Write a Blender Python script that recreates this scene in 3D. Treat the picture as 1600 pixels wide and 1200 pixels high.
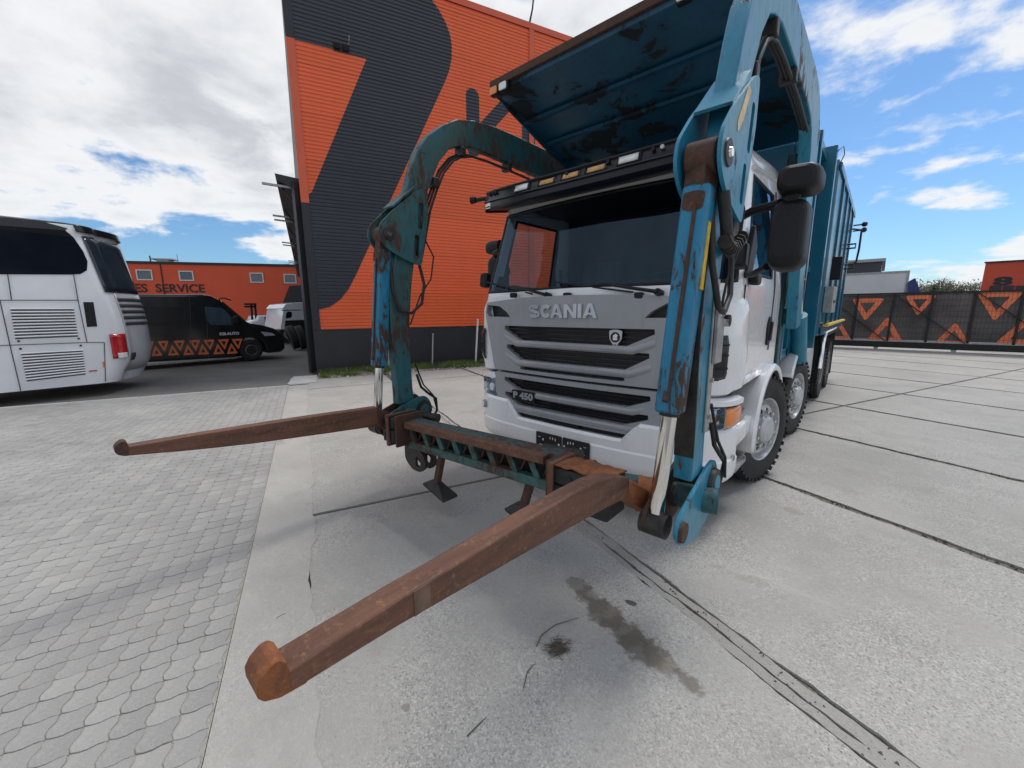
import bpy, bmesh, math, random
from math import pi, sin, cos, radians, atan2, sqrt
from mathutils import Vector, Matrix, geometry, noise

for _o in list(bpy.data.objects):
    bpy.data.objects.remove(_o, do_unlink=True)
SC = bpy.context.scene
COL = SC.collection
random.seed(7)

# ------------------------------------------------------------------ camera
CAM = Vector((1.915, -2.830, 1.613))
YAW, PITCH, ROLL, FPX = radians(-41.893), radians(10.265), radians(-0.399), 631.9
_f = Vector((sin(YAW) * cos(PITCH), cos(YAW) * cos(PITCH), -sin(PITCH)))
_r = Vector((cos(YAW), -sin(YAW), 0))
_u = _r.cross(_f)
RIGHT = cos(ROLL) * _r + sin(ROLL) * _u
UP = -sin(ROLL) * _r + cos(ROLL) * _u
FWD = _f
cam_data = bpy.data.cameras.new('camera')
cam_data.sensor_fit = 'HORIZONTAL'
cam_data.sensor_width = 36.0
cam_data.lens = 36.0 * FPX / 1600.0
cam_data.clip_start = 0.05
cam_data.clip_end = 3000
cam = bpy.data.objects.new('camera', cam_data)
COL.objects.link(cam)
cam.matrix_world = Matrix(((RIGHT.x, UP.x, -FWD.x, CAM.x), (RIGHT.y, UP.y, -FWD.y, CAM.y),
                           (RIGHT.z, UP.z, -FWD.z, CAM.z), (0, 0, 0, 1)))
SC.camera = cam

def at(u, v, x=None, y=None, z=None):
    """pixel of the 1600x1200 photograph -> point on the given plane"""
    d = RIGHT * ((u - 800) / FPX) - UP * ((v - 600) / FPX) + FWD
    if x is not None: t = (x - CAM.x) / d.x
    elif y is not None: t = (y - CAM.y) / d.y
    else: t = (z - CAM.z) / d.z
    return CAM + d * t

# ------------------------------------------------------------------ sun, sky
SUN_EL, SUN_AZ = radians(60), radians(8)          # azimuth from +Y towards +X
sd = Vector((sin(SUN_AZ) * cos(SUN_EL), cos(SUN_AZ) * cos(SUN_EL), sin(SUN_EL)))
sun_data = bpy.data.lights.new('sun', 'SUN')
sun_data.energy = 2.0
sun_data.angle = radians(18)
sun_data.color = (1.0, 0.955, 0.89)
sun = bpy.data.objects.new('sun', sun_data)
COL.objects.link(sun)
sun.rotation_euler = sd.to_track_quat('Z', 'Y').to_euler()

world = bpy.data.worlds.new('World')
SC.world = world
world.use_nodes = True
SC.view_settings.view_transform = 'Standard'
SC.view_settings.look = 'None'
SC.view_settings.exposure = 0.40
SC.view_settings.gamma = 1.0

class NT:
    """small helper round a node tree"""
    def __init__(self, tree):
        self.t = tree; self.n = tree.nodes; self.l = tree.links
    def add(self, typ, **kw):
        nd = self.n.new(typ)
        for k, v in kw.items():
            setattr(nd, k, v)
        return nd
    def link(self, a, b): self.l.new(a, b)
    def setin(self, nd, i, v):
        if hasattr(v, 'is_output') or isinstance(v, bpy.types.NodeSocket): self.l.new(v, nd.inputs[i])
        else: nd.inputs[i].default_value = v
    def math(self, op, a, b=0.0, c=None, clamp=False):
        nd = self.n.new('ShaderNodeMath'); nd.operation = op; nd.use_clamp = clamp
        self.setin(nd, 0, a); self.setin(nd, 1, b)
        if c is not None: self.setin(nd, 2, c)
        return nd.outputs[0]
    def mix(self, fac, a, b, mode='MIX'):
        nd = self.n.new('ShaderNodeMix'); nd.data_type = 'RGBA'; nd.blend_type = mode
        self.setin(nd, 0, fac)
        for i, v in ((6, a), (7, b)):
            if isinstance(v, (tuple, list)): nd.inputs[i].default_value = (v[0], v[1], v[2], 1)
            else: self.l.new(v, nd.inputs[i])
        return nd.outputs[2]
    def noise(self, vec, scale, detail=4, rough=0.55, dist=0.0):
        nd = self.n.new('ShaderNodeTexNoise')
        if vec is not None: self.l.new(vec, nd.inputs['Vector'])
        nd.inputs['Scale'].default_value = scale; nd.inputs['Detail'].default_value = detail
        nd.inputs['Roughness'].default_value = rough; nd.inputs['Distortion'].default_value = dist
        return nd.outputs['Fac']
    def ramp(self, fac, lo, hi, smooth=True):
        nd = self.n.new('ShaderNodeMapRange')
        nd.interpolation_type = 'SMOOTHSTEP' if smooth else 'LINEAR'
        self.setin(nd, 0, fac); nd.inputs[1].default_value = lo; nd.inputs[2].default_value = hi
        return nd.outputs[0]

def build_world():
    nt = NT(world.node_tree)
    for nd in list(nt.n): nt.n.remove(nd)
    out = nt.add('ShaderNodeOutputWorld'); bg = nt.add('ShaderNodeBackground')
    nt.link(bg.outputs[0], out.inputs[0])
    sky = nt.add('ShaderNodeTexSky', sky_type='NISHITA')
    sky.sun_disc = False
    sky.sun_elevation = SUN_EL
    sky.sun_rotation = SUN_AZ
    sky.air_density = 1.0; sky.dust_density = 0.6; sky.ozone_density = 2.0
    tc = nt.add('ShaderNodeTexCoord')
    sep = nt.add('ShaderNodeSeparateXYZ'); nt.link(tc.outputs['Generated'], sep.inputs[0])
    zc = nt.math('ADD', nt.math('MAXIMUM', sep.outputs[2], 0.0), 0.20)
    cx = nt.math('DIVIDE', sep.outputs[0], zc); cy = nt.math('DIVIDE', sep.outputs[1], zc)
    comb = nt.add('ShaderNodeCombineXYZ'); nt.link(cx, comb.inputs[0]); nt.link(cy, comb.inputs[1])
    mp = nt.add('ShaderNodeMapping'); nt.link(comb.outputs[0], mp.inputs[0])
    mp.inputs['Location'].default_value = (CLOUD_OFF[0], CLOUD_OFF[1], 0.0)
    v = mp.outputs[0]
    big = nt.noise(v, 0.62, 2, 0.5)
    fine = nt.noise(v, 2.3, 10, 0.58, 0.15)
    den = nt.math('ADD', nt.math('MULTIPLY', big, 0.75), nt.math('MULTIPLY', fine, 0.55))
    cov = nt.ramp(den, CLOUD_LO, CLOUD_HI)
    thick = nt.ramp(den, CLOUD_HI - 0.03, CLOUD_HI + 0.16)
    fl = nt.noise(v, 3.2, 8, 0.6, 0.3)
    shade = nt.math('MULTIPLY', thick, nt.ramp(fl, 0.28, 0.62))
    ccol = nt.mix(shade, (7.4, 7.5, 7.65), (4.7, 4.85, 5.15))
    blue = nt.mix(1.0, sky.outputs[0], (0.62, 0.86, 1.06), 'MULTIPLY')
    mixed = nt.mix(nt.math('MULTIPLY', cov, 0.97), blue, ccol)
    nt.link(mixed, bg.inputs[0])
    bg.inputs[1].default_value = 0.095
CLOUD_OFF = (20.1, 6.1); CLOUD_LO, CLOUD_HI = 0.572, 0.645
build_world()

# ------------------------------------------------------------------ materials
MAT = {}
def new_mat(name):
    m = bpy.data.materials.new(name); m.use_nodes = True
    nt = NT(m.node_tree); bs = nt.n['Principled BSDF']
    MAT[name] = m
    return m, nt, bs
def coords(nt):
    return nt.add('ShaderNodeTexCoord').outputs['Object']
def bump(nt, bs, h, strength=0.3, dist=0.01):
    b = nt.add('ShaderNodeBump'); b.inputs['Strength'].default_value = strength
    b.inputs['Distance'].default_value = dist
    nt.link(h, b.inputs['Height']); nt.link(b.outputs[0], bs.inputs['Normal'])
def simple(name, col, rough=0.5, metal=0.0, var=0.12, scale=6.0, coat=0.0, bmp=0.0, bscale=40.0, spec=0.5):
    m, nt, bs = new_mat(name)
    co = coords(nt)
    n = nt.noise(co, scale, 5, 0.6)
    dark = tuple(c * (1 - var) for c in col); lite = tuple(min(1, c * (1 + var)) for c in col)
    nt.link(nt.mix(nt.ramp(n, 0.3, 0.7), dark, lite), bs.inputs['Base Color'])
    r = nt.noise(co, scale * 3, 4, 0.6)
    nt.link(nt.math('ADD', nt.math('MULTIPLY', r, 0.16), rough - 0.08), bs.inputs['Roughness'])
    bs.inputs['Metallic'].default_value = metal
    bs.inputs['Specular IOR Level'].default_value = spec
    if coat: bs.inputs['Coat Weight'].default_value = coat; bs.inputs['Coat Roughness'].default_value = 0.08
    if bmp: bump(nt, bs, nt.noise(co, bscale, 4, 0.6), bmp, 0.004)
    return m
def worn_paint(name, paint, paint2, rust, chip, scale=9.0, rough=0.42, grime=0.35, streak=True):
    """chipped, weathered paint over rust"""
    m, nt, bs = new_mat(name)
    co = coords(nt)
    base = nt.mix(nt.ramp(nt.noise(co, 2.2, 5, 0.6), 0.35, 0.68), paint, paint2)
    mp = nt.add('ShaderNodeMapping'); nt.link(co, mp.inputs[0])
    mp.inputs['Scale'].default_value = (1.0, 1.0, 0.35) if streak else (1, 1, 1)
    n1 = nt.noise(mp.outputs[0], scale, 8, 0.68, 0.6)
    n2 = nt.noise(co, 2.4, 3, 0.5)
    mask = nt.ramp(nt.math('ADD', nt.math('MULTIPLY', n1, 0.7), nt.math('MULTIPLY', n2, 0.45)), 0.66 - chip, 0.69 - chip)
    edge = nt.ramp(nt.math('ADD', nt.math('MULTIPLY', n1, 0.7), nt.math('MULTIPLY', n2, 0.45)), 0.60 - chip, 0.66 - chip)
    g = nt.noise(mp.outputs[0], 26, 6, 0.7)
    gr = nt.math('MULTIPLY', nt.ramp(g, 0.42, 0.75), grime)
    base = nt.mix(gr, base, tuple(c * 0.35 + 0.012 for c in paint))
    base = nt.mix(nt.math('MULTIPLY', edge, 0.45), base, tuple(c * 0.5 for c in paint))
    rc = nt.mix(nt.noise(co, 30, 5, 0.7), tuple(c * 0.45 for c in rust), rust)
    nt.link(nt.mix(mask, base, rc), bs.inputs['Base Color'])
    nt.link(nt.math('ADD', nt.math('MULTIPLY', mask, 0.4), nt.math('ADD', rough, nt.math('MULTIPLY', gr, 0.3))), bs.inputs['Roughness'])
    h = nt.math('SUBTRACT', nt.math('MULTIPLY', g, 0.25), mask)
    bump(nt, bs, h, 0.35, 0.003)
    return m
def rusty(name, c1, c2, c3, scale=7.0, rough=0.72, stretch=(1, 0.12, 1)):
    m, nt, bs = new_mat(name)
    co = coords(nt)
    mp = nt.add('ShaderNodeMapping'); nt.link(co, mp.inputs[0]); mp.inputs['Scale'].default_value = stretch
    a = nt.noise(mp.outputs[0], scale * 2.2, 8, 0.68, 0.4)
    b = nt.noise(co, scale * 5, 8, 0.7)
    col = nt.mix(nt.ramp(a, 0.33, 0.62), c1, c2)
    col = nt.mix(nt.ramp(b, 0.53, 0.72), col, c3)
    sc = nt.noise(mp.outputs[0], scale * 14, 3, 0.5)
    col = nt.mix(nt.math('MULTIPLY', nt.ramp(sc, 0.66, 0.74), 0.28), col, (0.28, 0.20, 0.15))
    nt.link(col, bs.inputs['Base Color'])
    nt.link(nt.math('SUBTRACT', rough, nt.math('MULTIPLY', nt.ramp(a, 0.5, 0.3), 0.25)), bs.inputs['Roughness'])
    bs.inputs['Metallic'].default_value = 0.15
    bump(nt, bs, nt.math('ADD', b, sc), 0.4, 0.004)
    return m
def glassy(name, tint=(0.55, 0.62, 0.66), rough=0.02, ior=1.5):
    """thin pane: clear transmission plus fresnel mirror"""
    m = bpy.data.materials.new(name); m.use_nodes = True; MAT[name] = m
    nt = NT(m.node_tree)
    for nd in list(nt.n): nt.n.remove(nd)
    out = nt.add('ShaderNodeOutputMaterial'); mx = nt.add('ShaderNodeMixShader')
    tr = nt.add('ShaderNodeBsdfTransparent'); gl = nt.add('ShaderNodeBsdfGlossy')
    ge = nt.add('ShaderNodeNewGeometry'); dt = nt.add('ShaderNodeVectorMath', operation='DOT_PRODUCT')
    nt.link(ge.outputs['Normal'], dt.inputs[0]); nt.link(ge.outputs['Incoming'], dt.inputs[1])
    f5 = nt.math('POWER', nt.math('SUBTRACT', 1.0, nt.math('ABSOLUTE', dt.outputs['Value'])), 5.0)
    fres = nt.math('ADD', nt.math('MULTIPLY', f5, 0.92), 0.038)
    co = nt.add('ShaderNodeTexCoord').outputs['Object']
    dust = nt.ramp(nt.noise(co, 5, 6, 0.7), 0.4, 0.8)
    nt.link(nt.mix(nt.math('MULTIPLY', dust, 0.25), tint, tuple(c * 0.75 for c in tint)), tr.inputs[0])
    gl.inputs['Roughness'].default_value = rough
    gl.inputs[0].default_value = (0.50, 0.74, 1, 1)  # blue tint stands in for blue sky mirrored in the panes
    nt.link(fres, mx.inputs[0])
    nt.link(tr.outputs[0], mx.inputs[1]); nt.link(gl.outputs[0], mx.inputs[2]); nt.link(mx.outputs[0], out.inputs[0])
    return m

def grimy(name, col, rough, coat, dirt, amount):
    """clean paint with road dust, run streaks and stone chips"""
    m, nt, bs = new_mat(name); co = coords(nt)
    mp = nt.add('ShaderNodeMapping'); nt.link(co, mp.inputs[0]); mp.inputs['Scale'].default_value = (1, 1, 0.14)
    st = nt.ramp(nt.noise(mp.outputs[0], 11, 6, 0.65), 0.48, 0.80)
    pa = nt.ramp(nt.noise(co, 2.6, 5, 0.65), 0.42, 0.75)
    sp = nt.ramp(nt.noise(co, 85, 2, 0.5), 0.70, 0.76)
    d = nt.math('MULTIPLY', nt.math('ADD', nt.math('MULTIPLY', st, 0.6), nt.math('MULTIPLY', pa, 0.5)), amount, clamp=True)
    c = nt.mix(d, col, dirt); c = nt.mix(nt.math('MULTIPLY', sp, amount * 1.2), c, dirt)
    nt.link(c, bs.inputs['Base Color'])
    nt.link(nt.math('ADD', nt.math('MULTIPLY', d, 0.7), rough), bs.inputs['Roughness'])
    bs.inputs['Coat Weight'].default_value = coat; bs.inputs['Coat Roughness'].default_value = 0.07
    bump(nt, bs, nt.noise(co, 3.0, 3, 0.5), 0.06, 0.01)
def cladding(name, col):
    """painted sheet: each lap of sheet a little different, faded and streaked"""
    m, nt, bs = new_mat(name); co = coords(nt)
    sp = nt.add('ShaderNodeSeparateXYZ'); nt.link(co, sp.inputs[0])
    row = nt.math('FLOOR', nt.math('DIVIDE', sp.outputs[2], 1.056))
    wn = nt.add('ShaderNodeTexWhiteNoise', noise_dimensions='1D'); nt.link(row, wn.inputs['W'])
    mp = nt.add('ShaderNodeMapping'); nt.link(co, mp.inputs[0]); mp.inputs['Scale'].default_value = (1, 1, 0.08)
    st = nt.ramp(nt.noise(mp.outputs[0], 3.5, 7, 0.7), 0.45, 0.85); pa = nt.noise(co, 0.5, 4, 0.6)
    c = nt.mix(wn.outputs['Value'], tuple(x * 0.93 for x in col), tuple(min(1, x * 1.05) for x in col))
    c = nt.mix(nt.math('MULTIPLY', st, 0.22), c, tuple(x * 0.55 + 0.03 for x in col))
    c = nt.mix(nt.math('MULTIPLY', nt.ramp(pa, 0.4, 0.75), 0.15), c, tuple(min(1, x * 1.15 + 0.02) for x in col))
    lap = nt.ramp(nt.math('FRACT', nt.math('DIVIDE', sp.outputs[2], 1.056)), 0.018, 0.008)
    c = nt.mix(nt.math('MULTIPLY', lap, 0.45), c, tuple(x * 0.35 for x in col))
    nt.link(c, bs.inputs['Base Color']); bs.inputs['Roughness'].default_value = 0.42
    bump(nt, bs, nt.noise(co, 1.1, 2, 0.5), 0.10, 0.03)
TEAL = (0.006, 0.150, 0.270)
worn_paint('arm_paint', (0.012, 0.195, 0.325), (0.030, 0.225, 0.305), (0.10, 0.045, 0.028), 0.015, 11, 0.34, 0.35)
worn_paint('arm_paint_dirty', (0.020, 0.118, 0.138), (0.045, 0.085, 0.070), (0.085, 0.050, 0.036), 0.060, 16, 0.48, 0.65)
worn_paint('cylinder_paint', (0.007, 0.195, 0.350), (0.012, 0.175, 0.29), (0.085, 0.045, 0.026), 0.055, 24, 0.40, 0.35)
worn_paint('body_paint', (0.006, 0.110, 0.185), (0.007, 0.125, 0.20), (0.07, 0.04, 0.03), -0.06, 7, 0.22, 0.2)
worn_paint('lid_paint', (0.005, 0.078, 0.145), (0.005, 0.060, 0.108), (0.010, 0.018, 0.024), 0.03, 3.2, 0.38, 0.5, False)
worn_paint('bar_paint', (0.045, 0.125, 0.12), (0.055, 0.085, 0.072), (0.11, 0.055, 0.038), 0.045, 14, 0.6, 0.8, False)
rusty('fork_rust', (0.075, 0.036, 0.025), (0.155, 0.070, 0.042), (0.25, 0.135, 0.065), 9)
rusty('fork_rust_bright', (0.145, 0.052, 0.023), (0.26, 0.090, 0.030), (0.34, 0.125, 0.038), 9, 0.8, (1, 1, 1))
rusty('rust_dark', (0.045, 0.024, 0.018), (0.085, 0.042, 0.028), (0.15, 0.065, 0.035), 9, 0.8, (1, 1, 1))
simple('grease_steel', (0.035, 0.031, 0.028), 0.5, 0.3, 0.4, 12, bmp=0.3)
simple('black_plastic', (0.009, 0.010, 0.012), 0.5, 0, 0.25, 5, bmp=0.12, bscale=220, spec=0.3)
simple('gloss_black', (0.010, 0.011, 0.013), 0.16, 0, 0.2, 4)
simple('rubber', (0.020, 0.020, 0.020), 0.78, 0, 0.35, 8, bmp=0.3, bscale=60)
simple('hose_rubber', (0.016, 0.016, 0.016), 0.6, 0, 0.3, 20)
simple('visor_plastic', (0.006, 0.008, 0.014), 0.36, 0, 0.3, 5, bmp=0.08, bscale=120, spec=0.3)
grimy('white_paint', (0.83, 0.83, 0.835), 0.24, 0.7, (0.34, 0.31, 0.26), 0.30)
grimy('grille_paint', (0.32, 0.325, 0.34), 0.38, 0.25, (0.16, 0.145, 0.12), 0.35)
simple('grille_dark', (0.008, 0.008, 0.010), 0.5, 0, 0.3, 10)
simple('letter_silver', (0.52, 0.53, 0.56), 0.3, 0.55, 0.05, 10)
simple('letter_white', (0.72, 0.72, 0.72), 0.5, 0, 0.05, 10)
simple('chrome', (0.78, 0.77, 0.75), 0.09, 1.0, 0.06, 8)
simple('alu', (0.50, 0.51, 0.52), 0.40, 0.35, 0.12, 14)
simple('worn_steel', (0.150, 0.092, 0.066), 0.6, 0.3, 0.3, 14, bmp=0.3)
simple('zinc', (0.36, 0.36, 0.35), 0.5, 0.7, 0.2, 12, bmp=0.2)
simple('step_grey', (0.33, 0.34, 0.35), 0.5, 0.5, 0.15, 10)
simple('liner_grey', (0.30, 0.31, 0.32), 0.6, 0, 0.2, 6)
simple('chassis_black', (0.018, 0.017, 0.016), 0.6, 0.1, 0.4, 8, bmp=0.3)
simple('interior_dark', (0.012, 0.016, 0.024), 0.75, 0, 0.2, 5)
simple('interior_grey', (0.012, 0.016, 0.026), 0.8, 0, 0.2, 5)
simple('amber', (0.75, 0.20, 0.015), 0.18, 0, 0.1, 12, coat=0.8)
simple('red_lens', (0.42, 0.012, 0.018), 0.15, 0, 0.25, 8, coat=0.8)
simple('clear_lens', (0.62, 0.65, 0.68), 0.12, 0.35, 0.12, 20, coat=0.8)
simple('lamp_white', (0.72, 0.72, 0.70), 0.2, 0.1, 0.1, 20, coat=0.5)
simple('cream_sticker', (0.66, 0.50, 0.27), 0.6, 0, 0.18, 25, bmp=0.2)
simple('yellow_sticker', (0.72, 0.46, 0.04), 0.45, 0, 0.2, 30)
simple('tan_card', (0.60, 0.33, 0.13), 0.7, 0, 0.15, 18)
simple('plate_black', (0.012, 0.012, 0.013), 0.45, 0, 0.2, 10)
cladding('orange_sheet', (0.88, 0.155, 0.050))
simple('orange_trim', (0.70, 0.115, 0.045), 0.45, 0, 0.06, 2)
cladding('charcoal_sheet', (0.038, 0.043, 0.056))
simple('charcoal_trim', (0.020, 0.022, 0.028), 0.5, 0, 0.15, 3)
simple('plinth_black', (0.022, 0.024, 0.029), 0.5, 0, 0.15, 2)
simple('far_orange', (0.68, 0.082, 0.022), 0.55, 0, 0.05, 0.6)
simple('far_black', (0.014, 0.014, 0.018), 0.55, 0, 0.1, 1)
simple('window_frame', (0.62, 0.62, 0.60), 0.5, 0, 0.05, 4)
simple('window_glass', (0.05, 0.075, 0.10), 0.08, 0, 0.2, 2, spec=0.8)
simple('bus_white', (0.72, 0.73, 0.75), 0.22, 0, 0.03, 1.8, coat=0.7)
simple('bus_rear_glass', (0.02, 0.028, 0.04), 0.05, 0, 0.2, 2, spec=0.7)
simple('bus_grey', (0.52, 0.53, 0.54), 0.35, 0.1, 0.05, 3, coat=0.4)
simple('bus_glass', (0.006, 0.007, 0.010), 0.05, 0, 0.2, 2, spec=0.1)
simple('bus_gap', (0.05, 0.05, 0.055), 0.6, 0, 0.2, 5)
simple('van_black', (0.010, 0.011, 0.013), 0.16, 0, 0.2, 3, coat=0.6)
simple('van_orange', (0.72, 0.17, 0.05), 0.4, 0, 0.08, 4)
simple('banner_orange', (0.80, 0.20, 0.085), 0.6, 0, 0.12, 3)
simple('banner_dark', (0.105, 0.094, 0.090), 0.7, 0, 0.45, 0.8)
simple('banner_dark_two', (0.085, 0.079, 0.078), 0.7, 0, 0.45, 0.9)
simple('gate_black', (0.010, 0.010, 0.012), 0.45, 0.2, 0.2, 5)
simple('trailer_white', (0.62, 0.63, 0.65), 0.4, 0, 0.04, 1)
simple('tarp_blue', (0.012, 0.028, 0.12), 0.5, 0, 0.3, 2)
simple('board_wood', (0.36, 0.28, 0.20), 0.75, 0, 0.3, 5, bmp=0.3)
simple('post_white', (0.72, 0.71, 0.68), 0.5, 0, 0.06, 8)
simple('post_grey', (0.40, 0.40, 0.40), 0.5, 0.3, 0.12, 8)
simple('bark', (0.10, 0.085, 0.07), 0.85, 0, 0.3, 6, bmp=0.4)
simple('leaf_green', (0.055, 0.080, 0.024), 0.6, 0, 0.4, 0.5)
simple('leaf_olive', (0.085, 0.085, 0.035), 0.6, 0, 0.4, 0.5)
simple('conifer', (0.030, 0.050, 0.022), 0.65, 0, 0.4, 0.6)
simple('grass_green', (0.105, 0.180, 0.028), 0.55, 0, 0.5, 2.0)
simple('grass_dry', (0.25, 0.22, 0.11), 0.65, 0, 0.3, 3)
simple('soil', (0.17, 0.15, 0.12), 0.9, 0, 0.35, 9, bmp=0.6)
simple('stone_pale', (0.42, 0.41, 0.38), 0.85, 0, 0.25, 10, bmp=0.4)
simple('twig', (0.115, 0.095, 0.070), 0.85, 0, 0.4, 30)
simple('skyline_red', (0.55, 0.065, 0.025), 0.5, 0, 0.05, 0.5)
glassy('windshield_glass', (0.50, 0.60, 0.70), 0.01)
glassy('side_glass', (0.72, 0.77, 0.78), 0.01)
glassy('lens_glass', (0.86, 0.88, 0.90), 0.02)

STAINS = []
def concrete(name, base, speck, crackle=True, stains=True, grain=1.0):
    m, nt, bs = new_mat(name)
    co = coords(nt)
    big = nt.noise(co, 0.55, 5, 0.6)
    mid = nt.noise(co, 3.0, 6, 0.65, 0.3)
    fine = nt.noise(co, 150, 3, 0.6)
    vor = nt.add('ShaderNodeTexVoronoi'); nt.link(co, vor.inputs['Vector']); vor.inputs['Scale'].default_value = 150
    vor2 = nt.add('ShaderNodeTexVoronoi'); nt.link(co, vor2.inputs['Vector']); vor2.inputs['Scale'].default_value = 78
    oi = nt.add('ShaderNodeObjectInfo').outputs['Random']
    tone_ = nt.math('ADD', nt.math('MULTIPLY', nt.ramp(big, 0.3, 0.7), 0.75), nt.math('MULTIPLY', oi, 0.35), clamp=True)
    col = nt.mix(tone_, tuple(c * 0.80 for c in base), tuple(c * 1.08 for c in base))
    col = nt.mix(nt.math('MULTIPLY', nt.ramp(mid, 0.48, 0.72), 0.42), col, tuple(c * 0.68 for c in base))
    pit = nt.noise(co, 42, 5, 0.7)
    col = nt.mix(nt.math('MULTIPLY', nt.ramp(pit, 0.56, 0.70), 0.45 * (0.4 + speck)), col, tuple(c * 0.55 for c in base))
    col = nt.mix(nt.math('MULTIPLY', nt.ramp(pit, 0.46, 0.34), 0.40 * (0.4 + speck)), col, tuple(min(1, c * 1.28) for c in base))
    # aggregate: pale and dark grains
    sepc = nt.add('ShaderNodeSeparateColor'); nt.link(vor.outputs['Color'], sepc.inputs[0])
    sep2 = nt.add('ShaderNodeSeparateColor'); nt.link(vor2.outputs['Color'], sep2.inputs[0])
    wear = nt.ramp(nt.noise(co, 1.3, 4, 0.6), 0.36, 0.62)
    lite = nt.math('MULTIPLY', nt.ramp(sepc.outputs[0], 0.62, 0.95), nt.math('MULTIPLY', wear, speck))
    dark = nt.math('MULTIPLY', nt.ramp(sepc.outputs[1], 0.74, 0.98), nt.math('MULTIPLY', wear, speck))
    col = nt.mix(lite, col, (0.56, 0.545, 0.51))
    col = nt.mix(dark, col, (0.15, 0.145, 0.138))
    col = nt.mix(nt.math('MULTIPLY', nt.ramp(sep2.outputs[0], 0.80, 0.98), nt.math('MULTIPLY', wear, speck * 0.45)), col, (0.60, 0.58, 0.53))
    # dry streaks of dust
    mp = nt.add('ShaderNodeMapping'); nt.link(co, mp.inputs[0]); mp.inputs['Rotation'].default_value = (0, 0, radians(25)); mp.inputs['Scale'].default_value = (0.35, 2.2, 1)
    st = nt.noise(mp.outputs[0], 2.2, 6, 0.65)
    col = nt.mix(nt.math('MULTIPLY', nt.ramp(st, 0.52, 0.74), 0.30), col, tuple(min(1, c * 1.22) for c in base))
    if crackle:
        vc = nt.add('ShaderNodeTexVoronoi'); vc.feature = 'DISTANCE_TO_EDGE'
        dn = nt.add('ShaderNodeMixRGB'); dn.blend_type = 'ADD'; dn.inputs[0].default_value = 0.35
        nz = nt.add('ShaderNodeTexNoise'); nz.inputs['Scale'].default_value = 5; nz.inputs['Detail'].default_value = 6
        nt.link(co, nz.inputs['Vector']); nt.link(co, dn.inputs[1]); nt.link(nz.outputs['Color'], dn.inputs[2])
        nt.link(dn.outputs[0], vc.inputs['Vector']); vc.inputs['Scale'].default_value = 0.42
        ck = nt.math('MULTIPLY', nt.ramp(vc.outputs['Distance'], 0.0055, 0.001), nt.ramp(nt.noise(co, 0.9, 3), 0.48, 0.60))
        col = nt.mix(nt.math('MULTIPLY', ck, 0.7), col, (0.11, 0.10, 0.09))
    if stains:
        sp = nt.add('ShaderNodeSeparateXYZ'); nt.link(co, sp.inputs[0])
        nzs = nt.noise(co, 7, 6, 0.7); nzt = nt.noise(co, 22, 5, 0.7)
        for (sx, sy, ang, a, b, k, tone) in STAINS:
            dx = nt.math('SUBTRACT', sp.outputs[0], sx); dy = nt.math('SUBTRACT', sp.outputs[1], sy)
            u = nt.math('DIVIDE', nt.math('ADD', nt.math('MULTIPLY', dx, cos(ang)), nt.math('MULTIPLY', dy, sin(ang))), a)
            w = nt.math('DIVIDE', nt.math('SUBTRACT', nt.math('MULTIPLY', dy, cos(ang)), nt.math('MULTIPLY', dx, sin(ang))), b)
            r = nt.math('SQRT', nt.math('ADD', nt.math('MULTIPLY', u, u), nt.math('MULTIPLY', w, w)))
            r = nt.math('ADD', r, nt.math('MULTIPLY', nt.math('SUBTRACT', nzs, 0.5), 2.6))
            r = nt.math('ADD', r, nt.math('MULTIPLY', nt.math('SUBTRACT', nzt, 0.5), 0.9))
            col = nt.mix(nt.math('MULTIPLY', nt.ramp(r, 1.05, 0.70), k), col, tone)
    nt.link(col, bs.inputs['Base Color'])
    bs.inputs['Roughness'].default_value = 0.86
    bs.inputs['Specular IOR Level'].default_value = 0.3
    h = nt.math('ADD', nt.math('MULTIPLY', fine, 0.5), nt.math('ADD', nt.math('MULTIPLY', nt.math('SUBTRACT', 1.0, vor.outputs['Distance']), 0.8), nt.math('MULTIPLY', mid, 0.8)))
    bump(nt, bs, nt.math('ADD', h, nt.math('MULTIPLY', pit, 0.9)), 0.6 * grain, 0.005)
    return m
oil = at(950, 960, z=0); oil2 = at(1000, 1010, z=0); oil3 = at(1075, 1065, z=0); oil4 = at(905, 915, z=0)
spot = at(636, 1105, z=0)
oa = atan2(oil2.y - oil4.y, oil2.x - oil4.x)
for P, A, B, k in ((oil4, 0.07, 0.035, 0.55), (oil, 0.13, 0.06, 0.75), (oil2, 0.10, 0.055, 0.7), (oil3, 0.06, 0.03, 0.65), (oil4.lerp(oil, .5), 0.09, 0.045, 0.6), (oil.lerp(oil2, .5), 0.11, 0.055, 0.7), (oil2.lerp(oil3, .45), 0.09, 0.035, 0.5)):
    STAINS.append((P.x, P.y, oa, A * 1.25, B * 1.75, k, (0.125, 0.105, 0.080)))
d1 = at(985, 942, z=0); STAINS.append((d1.x, d1.y, 0, 0.03, 0.02, 0.85, (0.05, 0.042, 0.035)))
STAINS.append((spot.x, spot.y, 0, 0.020, 0.016, 0.6, (0.16, 0.15, 0.13)))
for (u_, v_, a_, b_, k_) in ((1175, 905, .10, .05, .28), (1245, 800, .10, .06, .3), (1120, 885, .05, .03, .35), (1040, 1040, .03, .03, .4)):
    q = at(u_, v_, z=0); STAINS.append((q.x, q.y, 0.3, a_, b_, k_, (0.22, 0.19, 0.14)))
concrete('slab_concrete', (0.375, 0.362, 0.336), 0.62, False)
concrete('strip_concrete', (0.405, 0.39, 0.36), 0.2, True, False, 0.6)
concrete('paver_concrete', (0.335, 0.328, 0.312), 0.16, False, False, 0.5)
concrete('paver_concrete_pale', (0.36, 0.352, 0.334), 0.16, False, False, 0.5)
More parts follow.
